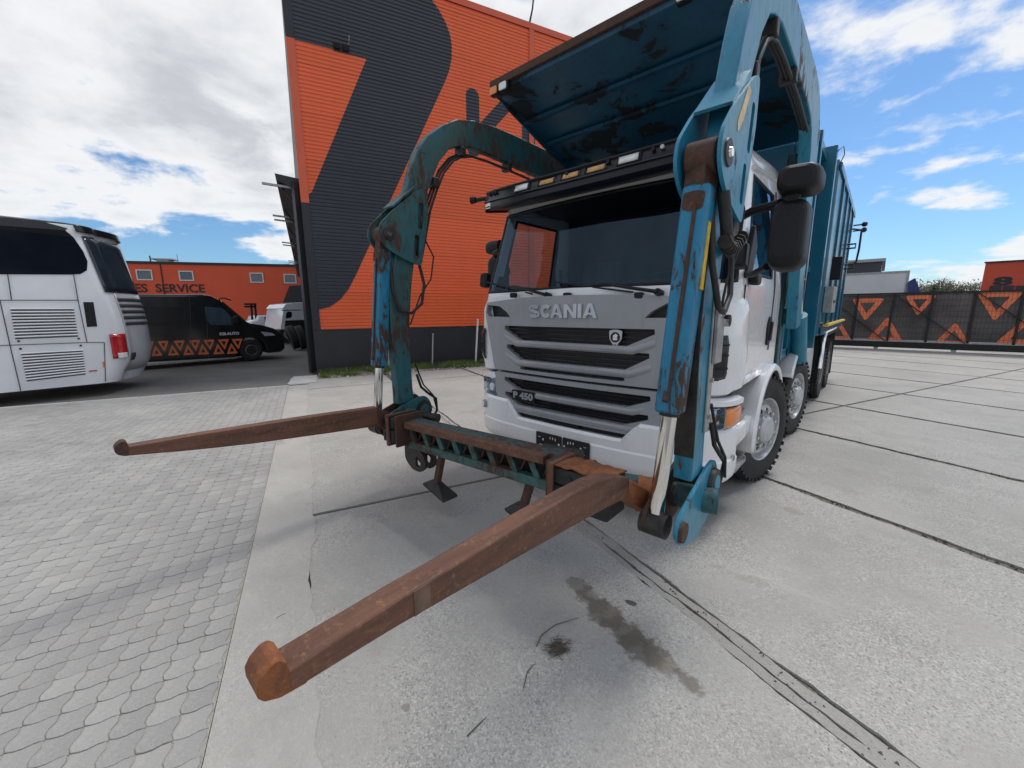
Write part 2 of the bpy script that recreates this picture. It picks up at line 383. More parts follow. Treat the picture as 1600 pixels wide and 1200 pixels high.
concrete('paver_concrete_dim', (0.305, 0.298, 0.285), 0.16, False, False, 0.5)
concrete('mortar', (0.33, 0.315, 0.29), 0.15, False, False, 1.2)
concrete('joint_sand', (0.36, 0.34, 0.30), 0.25, False, False, 1.5)
concrete('joint_soil', (0.150, 0.135, 0.108), 0.25, False, False, 1.5)
concrete('asphalt', (0.165, 0.156, 0.142), 0.22, False, False, 0.9)
concrete('kerb_concrete', (0.50, 0.49, 0.46), 0.1, False, False, 0.6)

# ------------------------------------------------------------------ mesh helpers
def to_mesh(name, verts, faces, mats, fm=None, smooth=None):
    me = bpy.data.meshes.new(name)
    me.from_pydata([tuple(v) for v in verts], [], faces)
    if isinstance(mats, str): mats = [mats]
    for k in mats: me.materials.append(MAT[k])
    if fm: me.polygons.foreach_set('material_index', fm)
    if smooth is not None:
        me.shade_smooth()
        if smooth < 180: me.set_sharp_from_angle(angle=radians(smooth))
    me.update()
    return me
def link(name, me, parent=None, loc=None, rot=None):
    o = bpy.data.objects.new(name, me)
    COL.objects.link(o)
    if parent: o.parent = parent
    if loc is not None: o.location = loc
    if rot is not None: o.rotation_euler = rot
    return o
def tag(o, label, cat, group=None):
    o['label'] = label; o['category'] = cat
    if group: o['group'] = group
    return o
def struct(o, label=None):
    o['kind'] = 'structure'
    if label: o['label'] = label
    return o
def empty(name, loc=(0, 0, 0), rz=0.0):
    o = bpy.data.objects.new(name, None); COL.objects.link(o)
    o.location = loc; o.rotation_euler = (0, 0, rz); o.empty_display_size = 0.3
    return o

class MB:
    def __init__(self): self.v = []; self.f = []; self.m = []; self.cur = 0
    def add(self, vs, fs):
        b = len(self.v); self.v += [Vector(p) for p in vs]
        for f in fs: self.f.append([i + b for i in f]); self.m.append(self.cur)
        return self
    def box(self, a, b, M=None):
        (x0, y0, z0), (x1, y1, z1) = a, b
        vs = [Vector(p) for p in ((x0, y0, z0), (x1, y0, z0), (x1, y1, z0), (x0, y1, z0), (x0, y0, z1), (x1, y0, z1), (x1, y1, z1), (x0, y1, z1))]
        if M: vs = [M @ p for p in vs]
        return self.add(vs, [(0, 3, 2, 1), (4, 5, 6, 7), (0, 1, 5, 4), (1, 2, 6, 5), (2, 3, 7, 6), (3, 0, 4, 7)])
    def bar(self, p, q, w, h, up=(0, 0, 1)):
        """rectangular bar from p to q"""
        p, q = Vector(p), Vector(q); d = (q - p).normalized(); up = Vector(up)
        s = d.cross(up)
        if s.length < 1e-4: s = d.cross(Vector((1, 0, 0)))
        s.normalize(); n = s.cross(d)
        vs = [c + s * a * w / 2 + n * b * h / 2 for c in (p, q) for a, b in ((-1, -1), (1, -1), (1, 1), (-1, 1))]
        return self.add(vs, [(3, 2, 1, 0), (4, 5, 6, 7), (0, 1, 5, 4), (1, 2, 6, 5), (2, 3, 7, 6), (3, 0, 4, 7)])
    def tube(self, path, r, n=10, caps=True):
        path = [Vector(p) for p in path]; rs = r if isinstance(r, (list, tuple)) else [r] * len(path)
        t0 = (path[1] - path[0]).normalized()
        a = t0.cross(Vector((0, 0, 1)))
        if a.length < 1e-3: a = t0.cross(Vector((1, 0, 0)))
        a.normalize(); vs = []
        for i, p in enumerate(path):
            t = (path[min(i + 1, len(path) - 1)] - path[max(i - 1, 0)]).normalized()
            a = (a - t * a.dot(t)).normalized(); b = t.cross(a)
            vs += [p + (a * cos(2 * pi * k / n) + b * sin(2 * pi * k / n)) * rs[i] for k in range(n)]
        fs = [(i * n + k, i * n + (k + 1) % n, (i + 1) * n + (k + 1) % n, (i + 1) * n + k) for i in range(len(path) - 1) for k in range(n)]
        if caps: fs += [tuple(range(n - 1, -1, -1)), tuple((len(path) - 1) * n + k for k in range(n))]
        return self.add(vs, fs)
    def cyl(self, p, q, r, n=16): return self.tube([p, q], r, n)
    def lathe(self, prof, n=32, M=None, closed=False, caps=True):
        """profile of (axial, radius) turned about the x axis"""
        vs = []
        for (a, r) in prof:
            for k in range(n):
                t = 2 * pi * k / n; p = Vector((a, r * cos(t), r * sin(t))); vs.append(M @ p if M else p)
        m = len(prof); fs = []
        for i in range(m if closed else m - 1):
            j = (i + 1) % m
            for k in range(n): fs.append((i * n + k, i * n + (k + 1) % n, j * n + (k + 1) % n, j * n + k))
        if not closed and caps:
            if prof[0][1] > 1e-5: fs.append(tuple(range(n - 1, -1, -1)))
            if prof[-1][1] > 1e-5: fs.append(tuple((m - 1) * n + k for k in range(n)))
        return self.add(vs, fs)
    def prism(self, poly, a, b, fn):
        """polygon extruded from depth a to b; fn(p, q, depth) -> point"""
        n = len(poly)
        vs = [fn(p, q, a) for p, q in poly] + [fn(p, q, b) for p, q in poly]
        fs = [tuple(range(n)), tuple(range(2 * n - 1, n - 1, -1))]
        fs += [((i + 1) % n, i, n + i, n + (i + 1) % n) for i in range(n)]
        return self.add(vs, fs)
    def plate(self, outer, holes, a, b, fn, cuts=None):
        """polygon with holes, extruded from a to b, optionally sliced at p = cuts first"""
        loops = [outer] + list(holes)
        flat = [p for l in loops for p in l]
        tris = geometry.tessellate_polygon([[Vector((p, q, 0)) for p, q in l] for l in loops])
        bm = bmesh.new()
        n = len(flat)
        A = [bm.verts.new((p, q, a)) for p, q in flat]; B = [bm.verts.new((p, q, b)) for p, q in flat]
        for t in tris:
            try: bm.faces.new([A[i] for i in t]); bm.faces.new([B[i] for i in reversed(t)])
            except ValueError: pass
        o = 0
        for l in loops:
            for i in range(len(l)):
                j = (i + 1) % len(l)
                try: bm.faces.new((A[o + i], A[o + j], B[o + j], B[o + i]))
                except ValueError: pass
            o += len(l)
        for c in (cuts or []):
            bmesh.ops.bisect_plane(bm, geom=bm.verts[:] + bm.edges[:] + bm.faces[:], plane_co=(c, 0, 0), plane_no=(1, 0, 0))
        bmesh.ops.recalc_face_normals(bm, faces=bm.faces)
        bm.verts.index_update()
        self.add([fn(*v.co) for v in bm.verts], [[v.index for v in f.verts] for f in bm.faces])
        bm.free(); return self
    def grid(self, pts):
        """rows of points -> quads"""
        m, n = len(pts), len(pts[0])
        return self.add([p for r in pts for p in r], [(i * n + j, i * n + j + 1, (i + 1) * n + j + 1, (i + 1) * n + j) for i in range(m - 1) for j in range(n - 1)])
    def ball(self, c, r, n=12, m=8):
        c = Vector(c); r = Vector((r, r, r)) if not isinstance(r, (tuple, list, Vector)) else Vector(r)
        vs = [c + Vector((0, 0, r.z))] + [c + Vector((r.x * sin(pi * i / m) * cos(2 * pi * k / n), r.y * sin(pi * i / m) * sin(2 * pi * k / n), r.z * cos(pi * i / m))) for i in range(1, m) for k in range(n)] + [c - Vector((0, 0, r.z))]
        fs = [(0, 1 + k, 1 + (k + 1) % n) for k in range(n)]
        for i in range(m - 2): fs += [(1 + i * n + k, 1 + (i + 1) * n + k, 1 + (i + 1) * n + (k + 1) % n, 1 + i * n + (k + 1) % n) for k in range(n)]
        L = len(vs) - 1; fs += [(L, 1 + (m - 2) * n + (k + 1) % n, 1 + (m - 2) * n + k) for k in range(n)]
        return self.add(vs, fs)
    def build(self, name, mats, parent=None, smooth=None, bevel=0.0, loc=None, rot=None, seg=2, solid=0.0, fixn=True):
        me = to_mesh(name, self.v, self.f, mats, self.m, None)
        if fixn:
            bm = bmesh.new(); bm.from_mesh(me); bmesh.ops.recalc_face_normals(bm, faces=bm.faces); bm.to_mesh(me); bm.free()
        if smooth is not None:
            me.shade_smooth()
            if smooth < 180: me.set_sharp_from_angle(angle=radians(smooth))
        o = link(name, me, parent, loc, rot)
        if solid:
            s = o.modifiers.new('solid', 'SOLIDIFY'); s.thickness = solid; s.offset = -1
        if bevel:
            bv = o.modifiers.new('bevel', 'BEVEL'); bv.width = bevel; bv.segments = seg; bv.limit_method = 'ANGLE'; bv.angle_limit = radians(35)
            bv.use_clamp_overlap = True
            me.shade_smooth(); me.set_sharp_from_angle(angle=radians(32))
        return o
YZ = lambda x0: (lambda p, q, d: (x0 + d, p, q))       # polygon in the y-z plane, depth along x
XZ = lambda y0: (lambda p, q, d: (p, y0 + d, q))
XY = lambda z0: (lambda p, q, d: (p, q, z0 + d))
def rect(x0, z0, x1, z1): return [(x0, z0), (x1, z0), (x1, z1), (x0, z1)]
def rrect(x0, z0, x1, z1, r, n=4):
    pts = []
    for cx, cz, a in ((x1 - r, z0 + r, -pi / 2), (x1 - r, z1 - r, 0), (x0 + r, z1 - r, pi / 2), (x0 + r, z0 + r, pi)):
        pts += [(cx + r * cos(a + pi / 2 * k / n), cz + r * sin(a + pi / 2 * k / n)) for k in range(n + 1)]
    return pts
def circ(cx, cz, r, n=16): return [(cx + r * cos(2 * pi * k / n), cz + r * sin(2 * pi * k / n)) for k in range(n)]
def rounded(poly, r, n=4):
    """round the corners of a convex or concave polygon"""
    out = []
    for i in range(len(poly)):
        a, b, c = Vector(poly[i - 1]), Vector(poly[i]), Vector(poly[(i + 1) % len(poly)])
        u, w = (a - b), (c - b); rr = min(r, u.length * 0.45, w.length * 0.45)
        p, q = b + u.normalized() * rr, b + w.normalized() * rr
        for k in range(n + 1):
            t = k / n; out.append(tuple(p * (1 - t) ** 2 + b * 2 * t * (1 - t) + q * t * t))
    return out
def text_mesh(body, size, extrude, bold=0.0, xs=1.0, space=1.0):
    cu = bpy.data.curves.new('lettering', 'FONT')
    cu.body = body; cu.size = size; cu.extrude = extrude; cu.offset = bold; cu.align_x = 'CENTER'; cu.align_y = 'CENTER'
    cu.space_character = space; cu.resolution_u = 4
    o = bpy.data.objects.new('lettering', cu); COL.objects.link(o)
    bpy.context.view_layer.update()
    me = bpy.data.meshes.new_from_object(o.evaluated_get(bpy.context.evaluated_depsgraph_get()))
    bpy.data.objects.remove(o, do_unlink=True); bpy.data.curves.remove(cu)
    me.transform(Matrix.Diagonal((xs, 1, 1, 1)))
    return me
def dup(o, parent=None, name=None):
    c = o.copy(); COL.objects.link(c); c.parent = parent
    for ch in o.children:
        k = ch.copy(); COL.objects.link(k); k.parent = c; k.matrix_parent_inverse = ch.matrix_parent_inverse
        for g in ch.children:
            s = g.copy(); COL.objects.link(s); s.parent = k
    return c
def quad_pts(a, b, n): return [a + (b - a) * i / n for i in range(n + 1)]

# ------------------------------------------------------------------ the yard: slab frame e1 (along joints' normal), e2
TH = radians(21.5)
E1 = Vector((sin(TH), cos(TH), 0)); E2 = Vector((-cos(TH), sin(TH), 0))
def S(a, b, z=0.0): return E1 * a + E2 * b + Vector((0, 0, z))

# ground sheet to the horizon
mb = MB(); R = 700
mb.add([(-R, -R, -0.030), (R, -R, -0.030), (R, R, -0.030), (-R, R, -0.030)], [(0, 1, 2, 3)])
struct(mb.build('ground', 'asphalt'), 'grey worn asphalt yard')
# soil that shows in the joints
mb = MB(); mb.add([S(-2.46, -24, -0.016), S(32, -24, -0.016), S(32, 8.6, -0.016), S(-2.46, 8.6, -0.016)], [(0, 1, 2, 3)])
struct(mb.build('joint_bed', 'joint_soil'), 'dark soil in the joints between the slabs')

slabs = struct(empty('concrete_yard'), 'pale concrete slabs of the yard')
def wob(a, b, amp, sc=2.2):
    return amp * (noise.noise((a * sc, b * sc, 3.3)) + 0.6 * noise.noise((a * sc * 5, b * sc * 5, 9.1)))
def edge_e1(e1, b, amp, seed): return e1 + wob(seed * 7.7, b, amp)
def slab_piece(lo, hi, b0, b1, amp, gap, zt, name='slab', mat='slab_concrete', parent=slabs, step=0.12, th=0.014):
    """one slab between two joint lines e1 = lo, hi with broken edges"""
    n = max(2, int((b1 - b0) / step)); bs_ = [b0 + (b1 - b0) * i / n for i in range(n + 1)]
    L = [(edge_e1(lo + gap, b, amp, lo), b) for b in bs_]; Rr = [(edge_e1(hi - gap, b, amp, hi + 31), b) for b in bs_]
    m = MB(); vs = []
    for (l, b), (r, _) in zip(L, Rr):
        vs += [S(l, b, zt), S(r, b, zt), S(l, b, zt - th), S(r, b, zt - th)]
    fs = []
    for i in range(n):
        o = i * 4; fs += [(o, o + 1, o + 5, o + 4), (o, o + 4, o + 6, o + 2), (o + 1, o + 3, o + 7, o + 5)]
    fs += [(0, 2, 3, 1), (n * 4, n * 4 + 1, n * 4 + 3, n * 4 + 2)]
    m.add(vs, fs)
    return m.build(name, mat, parent)
joints = [-2.0, -0.18, 1.92, 3.97] + [3.97 + 2.06 * k for k in range(1, 13)]
cross = [-23.5, -17.5, -11.5, -5.45, 0.61, 6.7]
rnd = random.Random(3)
for i in range(len(joints) - 1):
    for j in range(len(cross)):
        b0 = cross[j] + 0.024; b1 = (cross[j + 1] if j + 1 < len(cross) else 8.55) - 0.024
        near = joints[i] < 6 and -6 < cross[j] < 6
        lo, hi = joints[i], joints[i + 1]
        gl = 0.075 if abs(lo + 0.18) < .01 else (-0.06 if i == 0 else 0.040); gh = 0.075 if abs(hi + 0.18) < .01 else 0.040
        # gap differs for the two sides of this slab
        m_lo, m_hi = lo + gl, hi - gh
        slab_piece(m_lo, m_hi, b0, b1, 0.026 if near else 0.016, 0.0, rnd.uniform(-0.002, 0.001), step=0.04 if near else 0.3)
# repair mortar in the wide joint: three broken ribbons
for k, (a, b, z) in enumerate(((-0.248, -0.195, -0.004), (-0.187, -0.125, -0.006))):
    slab_piece(a, b, -5.4, 6.6, 0.019, 0.0, z, 'mortar_strip', 'mortar', slabs, 0.03, 0.010)
# crumbled joint filler
mb = MB(); rr = random.Random(11)
for jn in joints[1:7]:
    for k in range(1500 if jn < 4.5 else 400):
        b = rr.uniform(-5.2, 7.5); a = jn + rr.gauss(0, 0.03 if jn > 0 else 0.05); s = rr.uniform(0.004, 0.018)
        c = S(a, b, -0.012); pts = [c + Vector((rr.uniform(-s, s), rr.uniform(-s, s), 0)) for _ in range(3)] + [c + Vector((0, 0, s * 1.0))]
        mb.add(pts, [(0, 1, 3), (1, 2, 3), (2, 0, 3), (0, 2, 1)])
jc = mb.build('joint_crumbs', 'joint_soil', slabs); jc['kind'] = 'stuff'
# pale concrete strip beside the pavers
mb = MB(); nb = 300; vs = []
for k in range(nb + 1):
    b = -5 + 13.5 * k / nb; e = -2.02 + wob(50, b, 0.05, 1.4) + wob(80, b, 0.012, 9)
    vs += [S(-2.405, b, 0.004), S(e, b, 0.004), S(e, b, -0.01), S(-2.405, b, -0.012)]
mb.add(vs, [f for k in range(nb) for f in ((4 * k, 4 * k + 1, 4 * k + 5, 4 * k + 4), (4 * k + 1, 4 * k + 2, 4 * k + 6, 4 * k + 5), (4 * k + 3, 4 * k, 4 * k + 4, 4 * k + 7))])
mb.build('edge_strip', 'strip_concrete', slabs)

# wavy interlocking pavers
field = struct(empty('paver_field'), 'field of wavy grey interlocking pavers')
mb = MB(); mb.add([S(-16, -6, -0.0045), S(-2.41, -6, -0.0045), S(-2.41, 7.42, -0.0045), S(-16, 7.42, -0.0045)], [(0, 1, 2, 3)])
mb.build('sand_bed', 'joint_sand', field)
PW, PH = 0.1105, 0.1145
def paver_outline(n=4, g=0.0023):
    """outline of one paver about its centre in (e1, e2); wavy long sides"""
    a, b = 0.012, 0.006
    X = lambda t: a * (abs(((t + .15) % 1.0) * 2 - 1) * 2 - 1)       # t along e2 side 0..1
    Y = lambda t: b * sin(2 * pi * t + 2.2)
    pts = []
    w, h = PW / 2 - g, PH / 2 - g
    for i in range(n): t = i / n; pts.append((-w + 2 * w * t, -h + Y(t)))
    for i in range(n): t = i / n; pts.append((w + X(t), -h + 2 * h * t))
    for i in range(n): t = 1 - i / n; pts.append((-w + 2 * w * t, h + Y(t)))
    for i in range(n): t = 1 - i / n; pts.append((-w + X(t), -h + 2 * h * t))
    return pts
def paver_geo(cx, cy, z, tilt, n):
    o = paver_outline(n); k = len(o)
    top = [S(cx + x * 0.975, cy + y * 0.975, z + tilt[0] * x + tilt[1] * y) for x, y in o]
    low = [S(cx + x, cy + y, z - 0.002 + tilt[0] * x + tilt[1] * y) for x, y in o]
    base = [S(cx + x, cy + y, -0.012) for x, y in o]
    fs = [tuple(range(k))] + [(i, k + i, k + (i + 1) % k, (i + 1) % k) for i in range(k)] + [(k + i, 2 * k + i, 2 * k + (i + 1) % k, k + (i + 1) % k) for i in range(k)]
    return top + low + base, fs
cells = []
for i in range(0, 105):
    for j in range(-18, 74):
        cx, cy = -2.42 - PW / 2 - i * PW, j * PH
        if cy > 7.33: continue
        p = S(cx, cy) - CAM; dz = p.dot(FWD)
        if dz < 0.3: continue
        u, v = 800 + FPX * p.dot(RIGHT) / dz, 600 - FPX * p.dot(UP) / dz
        if -60 < u < 1660 and v < 1290: cells.append((p.length, cx, cy))
cells.sort()
rr = random.Random(5)
pav_meshes = []
o16 = [paver_geo(0, 0, 0.0, (0, 0), 4)]
for mk in ('paver_concrete', 'paver_concrete_pale', 'paver_concrete_dim'):
    vs, fs = paver_geo(0, 0, 0.0, (0, 0), 4); pav_meshes.append(to_mesh('paver', vs, fs, mk))
def tone(cx, cy):
    t = noise.noise((cx * 1.1, cy * 0.8, 1.7)) + rr.uniform(-0.45, 0.45)
    return 1 if t > 0.25 else (2 if t < -0.22 else 0)
for d, cx, cy in cells[:300]:
    o = link('paver', pav_meshes[tone(cx, cy)], field, S(cx, cy, rr.uniform(-0.0015, 0.0015)))
    o.rotation_euler = (rr.gauss(0, 0.006), rr.gauss(0, 0.006), 0)
mb = MB()
for d, cx, cy in cells[300:]:
    mb.cur = tone(cx, cy)
    mb.add(*paver_geo(cx, cy, rr.uniform(-0.001, 0.001) , (rr.gauss(0, .006), rr.gauss(0, .006)), 4))
pv = mb.build('far_pavers', ['paver_concrete', 'paver_concrete_pale', 'paver_concrete_dim'], field, fixn=False); pv['kind'] = 'stuff'
# flush kerb line between pavers and asphalt
kerb = struct(empty('kerb_line'), 'pale flush kerb between pavers and asphalt')
for k in range(14):
    a0 = -2.0 - k * 1.0
    mb = MB(); mb.box((0, 0, -0.03), (0.985, 0.10, 0.004))
    mb.build('kerb_stone', 'kerb_concrete', kerb, loc=S(a0, 7.43), rot=(0, 0, atan2(-E1.y, -E1.x)), bevel=0.006)
mb = MB(); mb.add([S(-2.45, 7.55, 0.006), S(-1.85, 7.55, 0.006), S(-1.80, 8.75, 0.006), S(-2.35, 8.75, 0.006)], [(0, 1, 2, 3)])
mb.build('painted_corner', 'kerb_concrete', kerb)

# grass verge along the building
soilbed = MB()
n = 40; top = []
for i in range(n + 1):
    a = -1.78 + 5.4 * i / n
    e = 8.06 + wob(a, 0, 0.10, 1.6)
    soilbed_pts = (S(a, e, -0.004), S(a, (e + 8.97) / 2, 0.035), S(a, 8.99, 0.05))
    top.append(soilbed_pts)
soilbed.grid(top)
struct(soilbed.build('verge_soil', 'soil', smooth=60), 'soil strip at the foot of the orange wall')
mb = MB(); rr = random.Random(21)
for k in range(12000):
    a = rr.uniform(-1.75, 3.5); b = rr.uniform(8.08, 8.97)
    if noise.noise((a * 2.4, b * 3.0, 5)) + (b - 8.4) * 0.5 < -0.12: continue
    mb.cur = 1 if rr.random() < 0.16 else 0
    c = S(a, b, 0.02); h = rr.uniform(0.04, 0.14) * (1.2 if b > 8.5 else 0.8); ang = rr.uniform(0, 2 * pi); w = rr.uniform(0.004, 0.009)
    dx = Vector((cos(ang), sin(ang), 0)); ln = Vector((rr.gauss(0, 0.35), rr.gauss(0, 0.35), 1)) * h
    mb.add([c - dx * w, c + dx * w, c + ln * 0.6 + dx * w * 0.6, c + ln + dx * rr.uniform(-.02, .02), c + ln * 0.6 - dx * w * 0.6], [(0, 1, 2, 4), (4, 2, 3)])
g = mb.build('grass', ['grass_green', 'grass_dry'], fixn=False); g['kind'] = 'stuff'; g['label'] = 'short green grass along the foot of the wall'; g['category'] = 'grass'
mb = MB()
for k in range(170):
    a = rr.uniform(-1.7, 3.4); b = rr.uniform(8.0, 8.45); s = rr.uniform(0.012, 0.035)
    mb.ball(S(a, b, 0.008), (s * rr.uniform(.7, 1.3), s, s * 0.6), 6, 4)
g = mb.build('verge_stones', 'stone_pale', smooth=60); g['kind'] = 'stuff'; g['label'] = 'pale pebbles scattered in the grass verge'; g['category'] = 'stones'

# ------------------------------------------------------------------ orange hall with the big dark figure
hall = tag(empty('orange_hall', S(-1.8, 9.0)), 'tall orange ribbed metal hall painted with a huge dark seven', 'building')
HM = hall.location.copy()
def W(a, z, out=0.0): return S(a, 9.0 - out, z) - HM            # point on the front wall, out = towards the yard
ZT, ZB, EE = 9.72, 1.15, 13.0
seven = [(-1.84, 9.8), (1.45, 9.8), (1.68, 9.66), (1.90, 9.45), (2.08, 9.2), (2.19, 8.95), (2.23, 8.7), (2.22, 8.4), (2.14, 8.08), (2.02, 7.8), (1.9, 7.56),
         (-0.39, 3.08), (-0.66, 2.55), (-0.86, 2.2), (-1.08, 1.93), (-1.35, 1.74), (-1.84, 1.62), (-1.84, 4.26), (-1.54, 4.55), (-0.03, 7.83), (-1.84, 7.87)]
pill = [(2.80 + 0.2 * cos(t), 7.58 + 0.2 * sin(t)) for t in [pi * k / 8 for k in range(9)]] + [(2.80 + 0.2 * cos(t), 6.2 + 0.2 * sin(t)) for t in [pi + pi * k / 8 for k in range(9)]]
kay = [(3.02, 6.93), (3.66, 7.62), (4.2, 8.2), (4.55, 8.05), (3.99, 7.44), (3.45, 6.86), (4.0, 6.1), (3.55, 6.0)]
bar2 = rect(4.38, 6.1, 4.84, 7.9)
polys = [seven, pill, kay, bar2]
def spans(z):
    out = []
    for pl in polys:
        xs = []
        for i in range(len(pl)):
            (x0, z0), (x1, z1) = pl[i], pl[(i + 1) % len(pl)]
            if (z0 <= z) != (z1 <= z): xs.append(x0 + (x1 - x0) * (z - z0) / (z1 - z0))
        xs.sort(); out += list(zip(xs[::2], xs[1::2]))
    return sorted(out)
PIT = 0.088
prof = [(0.0, 0.0), (0.20, 0.022), (0.42, 0.022), (0.60, 0.0), (1.0, 0.0)]
mb = MB(); A0 = -1.62
zs = []
k = 0
while ZB + k * PIT < ZT:
    for (t, o) in prof[:-1]:
        z = ZB + (k + t) * PIT
        if z < ZT: zs.append((z, o))
    k += 1
zs.append((ZT, 0))
for (z0, o0), (z1, o1) in zip(zs[:-1], zs[1:]):
    zc = (z0 + z1) / 2; cur = A0
    def seg(a, b, m):
        if b - a < 1e-4: return
        mb.cur = m
        mb.add([W(a, z0, o0), W(b, z0, o0), W(b, z1, o1), W(a, z1, o1)], [(0, 1, 2, 3)])
    for (a, b) in spans(zc):
        a, b = max(a, A0), min(b, EE)
        if b <= cur: continue
        a = max(a, cur); seg(cur, a, 0); seg(a, b, 1); cur = b
    seg(cur, EE, 0)
mb.build('ribbed_wall', ['orange_sheet', 'charcoal_sheet'], hall, fixn=False)
# corner flashing follows the paint: dark, orange, dark
for z0, z1, mt in ((ZB, 4.28, 'charcoal_trim'), (4.28, 7.87, 'orange_trim'), (7.87, ZT + 0.12, 'charcoal_trim')):
    mb = MB(); mb.add([W(-1.80, z0, 0.035), W(-1.615, z0, 0.03), W(-1.615, z1, 0.03), W(-1.80, z1, 0.035), W(-1.80, z0, -0.20), W(-1.80, z1, -0.20)], [(0, 1, 2, 3), (4, 0, 3, 5)])
    mb.build('corner_flashing', mt, hall, solid=0.006)
mb = MB(); mb.add([W(4.62, ZB, 0.03), W(4.78, ZB, 0.03), W(4.78, ZT, 0.03), W(4.62, ZT, 0.03)], [(0, 1, 2, 3)])
mb.build('vertical_flashing', 'orange_trim', hall, solid=0.01)
mb = MB()
mb.add([W(-1.86, ZT, 0.05), W(EE, ZT, 0.05), W(EE, ZT + 0.16, 0.05), W(-1.86, ZT + 0.16, 0.05), W(EE, ZT + 0.16, -0.3), W(-1.86, ZT + 0.16, -0.3)], [(0, 1, 2, 3), (3, 2, 4, 5)])
mb.build('roof_flashing', 'orange_trim', hall, solid=0.012)
mb = MB(); mb.add([W(-1.80, -0.05, 0.03), W(EE, -0.05, 0.03), W(EE, ZB - 0.012, 0.03), W(-1.80, ZB - 0.012, 0.03), W(EE, ZB - 0.012, -0.1), W(-1.8, ZB - 0.012, -0.1), W(-1.80, -0.05, -0.1)], [(0, 1, 2, 3), (3, 2, 4, 5), (6, 0, 3, 5)])
mb.build('plinth', 'plinth_black', hall)
mb = MB(); mb.add([W(-1.6, ZB + 0.0, 0.05), W(EE, ZB + 0.0, 0.05), W(EE, ZB + 0.01, -0.02), W(-1.6, ZB + 0.01, -0.02)], [(0, 1, 2, 3)])
mb.build('drip_edge', 'charcoal_trim', hall, solid=0.01)
# side wall and roof of the hall
def SW(e1, e2, z): return S(e1, e2, z) - HM
mb = MB(); mb.add([SW(-1.795, 9.2, 0), SW(-1.795, 44, 0), SW(-1.795, 44, ZT), SW(-1.795, 9.2, ZT)], [(0, 1, 2, 3)])
mb.add([SW(EE, 9.05, 0), SW(EE, 44, 0), SW(EE, 44, ZT), SW(EE, 9.05, ZT)], [(0, 3, 2, 1)])
mb.add([SW(-1.795, 9.03, ZT), SW(EE, 9.03, ZT), SW(EE, 44, ZT), SW(-1.795, 44, ZT)], [(0, 1, 2, 3)])
mb.build('side_wall', 'charcoal_trim', hall)
# canopy along the side wall
mb = MB()
vs = [SW(a, b, z) for b in (9.35, 40) for (a, z) in ((-1.80, 4.92), (-2.32, 4.98), (-2.30, 4.84), (-1.80, 4.62))]
mb.add(vs, [(0, 1, 2, 3), (7, 6, 5, 4), (0, 4, 5, 1), (1, 5, 6, 2), (2, 6, 7, 3)])
can = mb.build('canopy', 'charcoal_trim', hall)
for b in (9.6, 12.6, 15.6, 18.6, 21.6, 24.6, 27.6):
    mb = MB(); mb.bar(SW(-1.80, b, 4.2), SW(-2.26, b, 4.80), 0.05, 0.05); mb.build('canopy_brace', 'gate_black', can)
for b in (9.45, 13.2, 13.9, 19.0, 19.8, 26.5, 27.5):
    mb = MB(); mb.bar(SW(-1.85, b, 4.70), SW(-2.62, b, 4.74), 0.06, 0.05)
    mb.build('canopy_rod', 'zinc', can)
# vertical post below the canopy, close to the corner
mb = MB(); mb.bar(SW(-1.88, 9.30, 0), SW(-1.88, 9.30, 4.8), 0.16, 0.16); mb.build('canopy_post', 'charcoal_trim', hall)

# floodlight on the wall
fl = tag(empty('floodlight', S(-0.60, 8.95, 7.95)), 'small black floodlight pair fixed high on the dark seven', 'floodlight')
for dx in (-0.10, 0.10):
    mb = MB(); mb.box((dx - .075, -.07, -.06), (dx + .075, .07, .06)); h = mb.build('lamp_head', 'gate_black', fl, bevel=0.012, rot=(radians(25), 0, 0))
mb = MB(); mb.bar((-.16, 0.06, 0.09), (.16, 0.06, 0.09), .03, .03); mb.bar((.16, 0.06, .0), (.2, .02, .30), .012, .012); mb.build('bracket', 'zinc', fl)
fl.rotation_euler = (0, 0, atan2(E1.y, E1.x))
# mast on the roof edge
mb = MB(); mb.tube([(0, 0, 0), (0.06, 0.1, 0.5), (0.14, 0.25, 1.9)], [0.03, 0.025, 0.02], 8)
mb.tube([(0, 0, -0.02), (0, 0, 0.08)], 0.06, 10)
tag(mb.build('roof_mast', 'gate_black', loc=S(4.70, 9.15, ZT + 0.15)), 'thin dark mast standing on the roof edge of the orange hall', 'mast')
# things leaning on the plinth
mb = MB(); mb.box((-.022, -.022, 0), (.022, .022, 1.33)); mb.box((-.03, -.03, 1.33), (.03, .03, 1.36))
o = tag(mb.build('fence_post', 'post_white', loc=S(2.56, 8.62, 0.02), rot=(radians(-6), radians(-4), TH * -1), bevel=0.004), 'white post leaning beside the wall left of the truck cab', 'post')
mb = MB(); mb.cyl((0, 0, 0), (0, 0, 0.95), 0.02, 8); mb.cyl((0, 0, .95), (0, 0, .97), 0.03, 8)
tag(mb.build('fence_post', 'post_grey', loc=S(1.24, 8.70, 0.02), rot=(radians(-8), radians(-5), 0)), 'thin grey post leaning on the black plinth behind the far arm', 'post')
mb = MB(); pl = rounded([(-.14, 0), (.16, .02), (.15, 1.1), (.10, 2.13), (-.13, 2.15), (-.16, 1.2)], .02)
mb.prism(pl, 0, .03, XZ(0))
tag(mb.build('wooden_board', 'board_wood', loc=S(0.10, 8.78, 0.02), rot=(radians(-5), 0, atan2(E1.y, E1.x)), bevel=.004), 'tall brown board leaning on the wall behind the far lift arm', 'board')

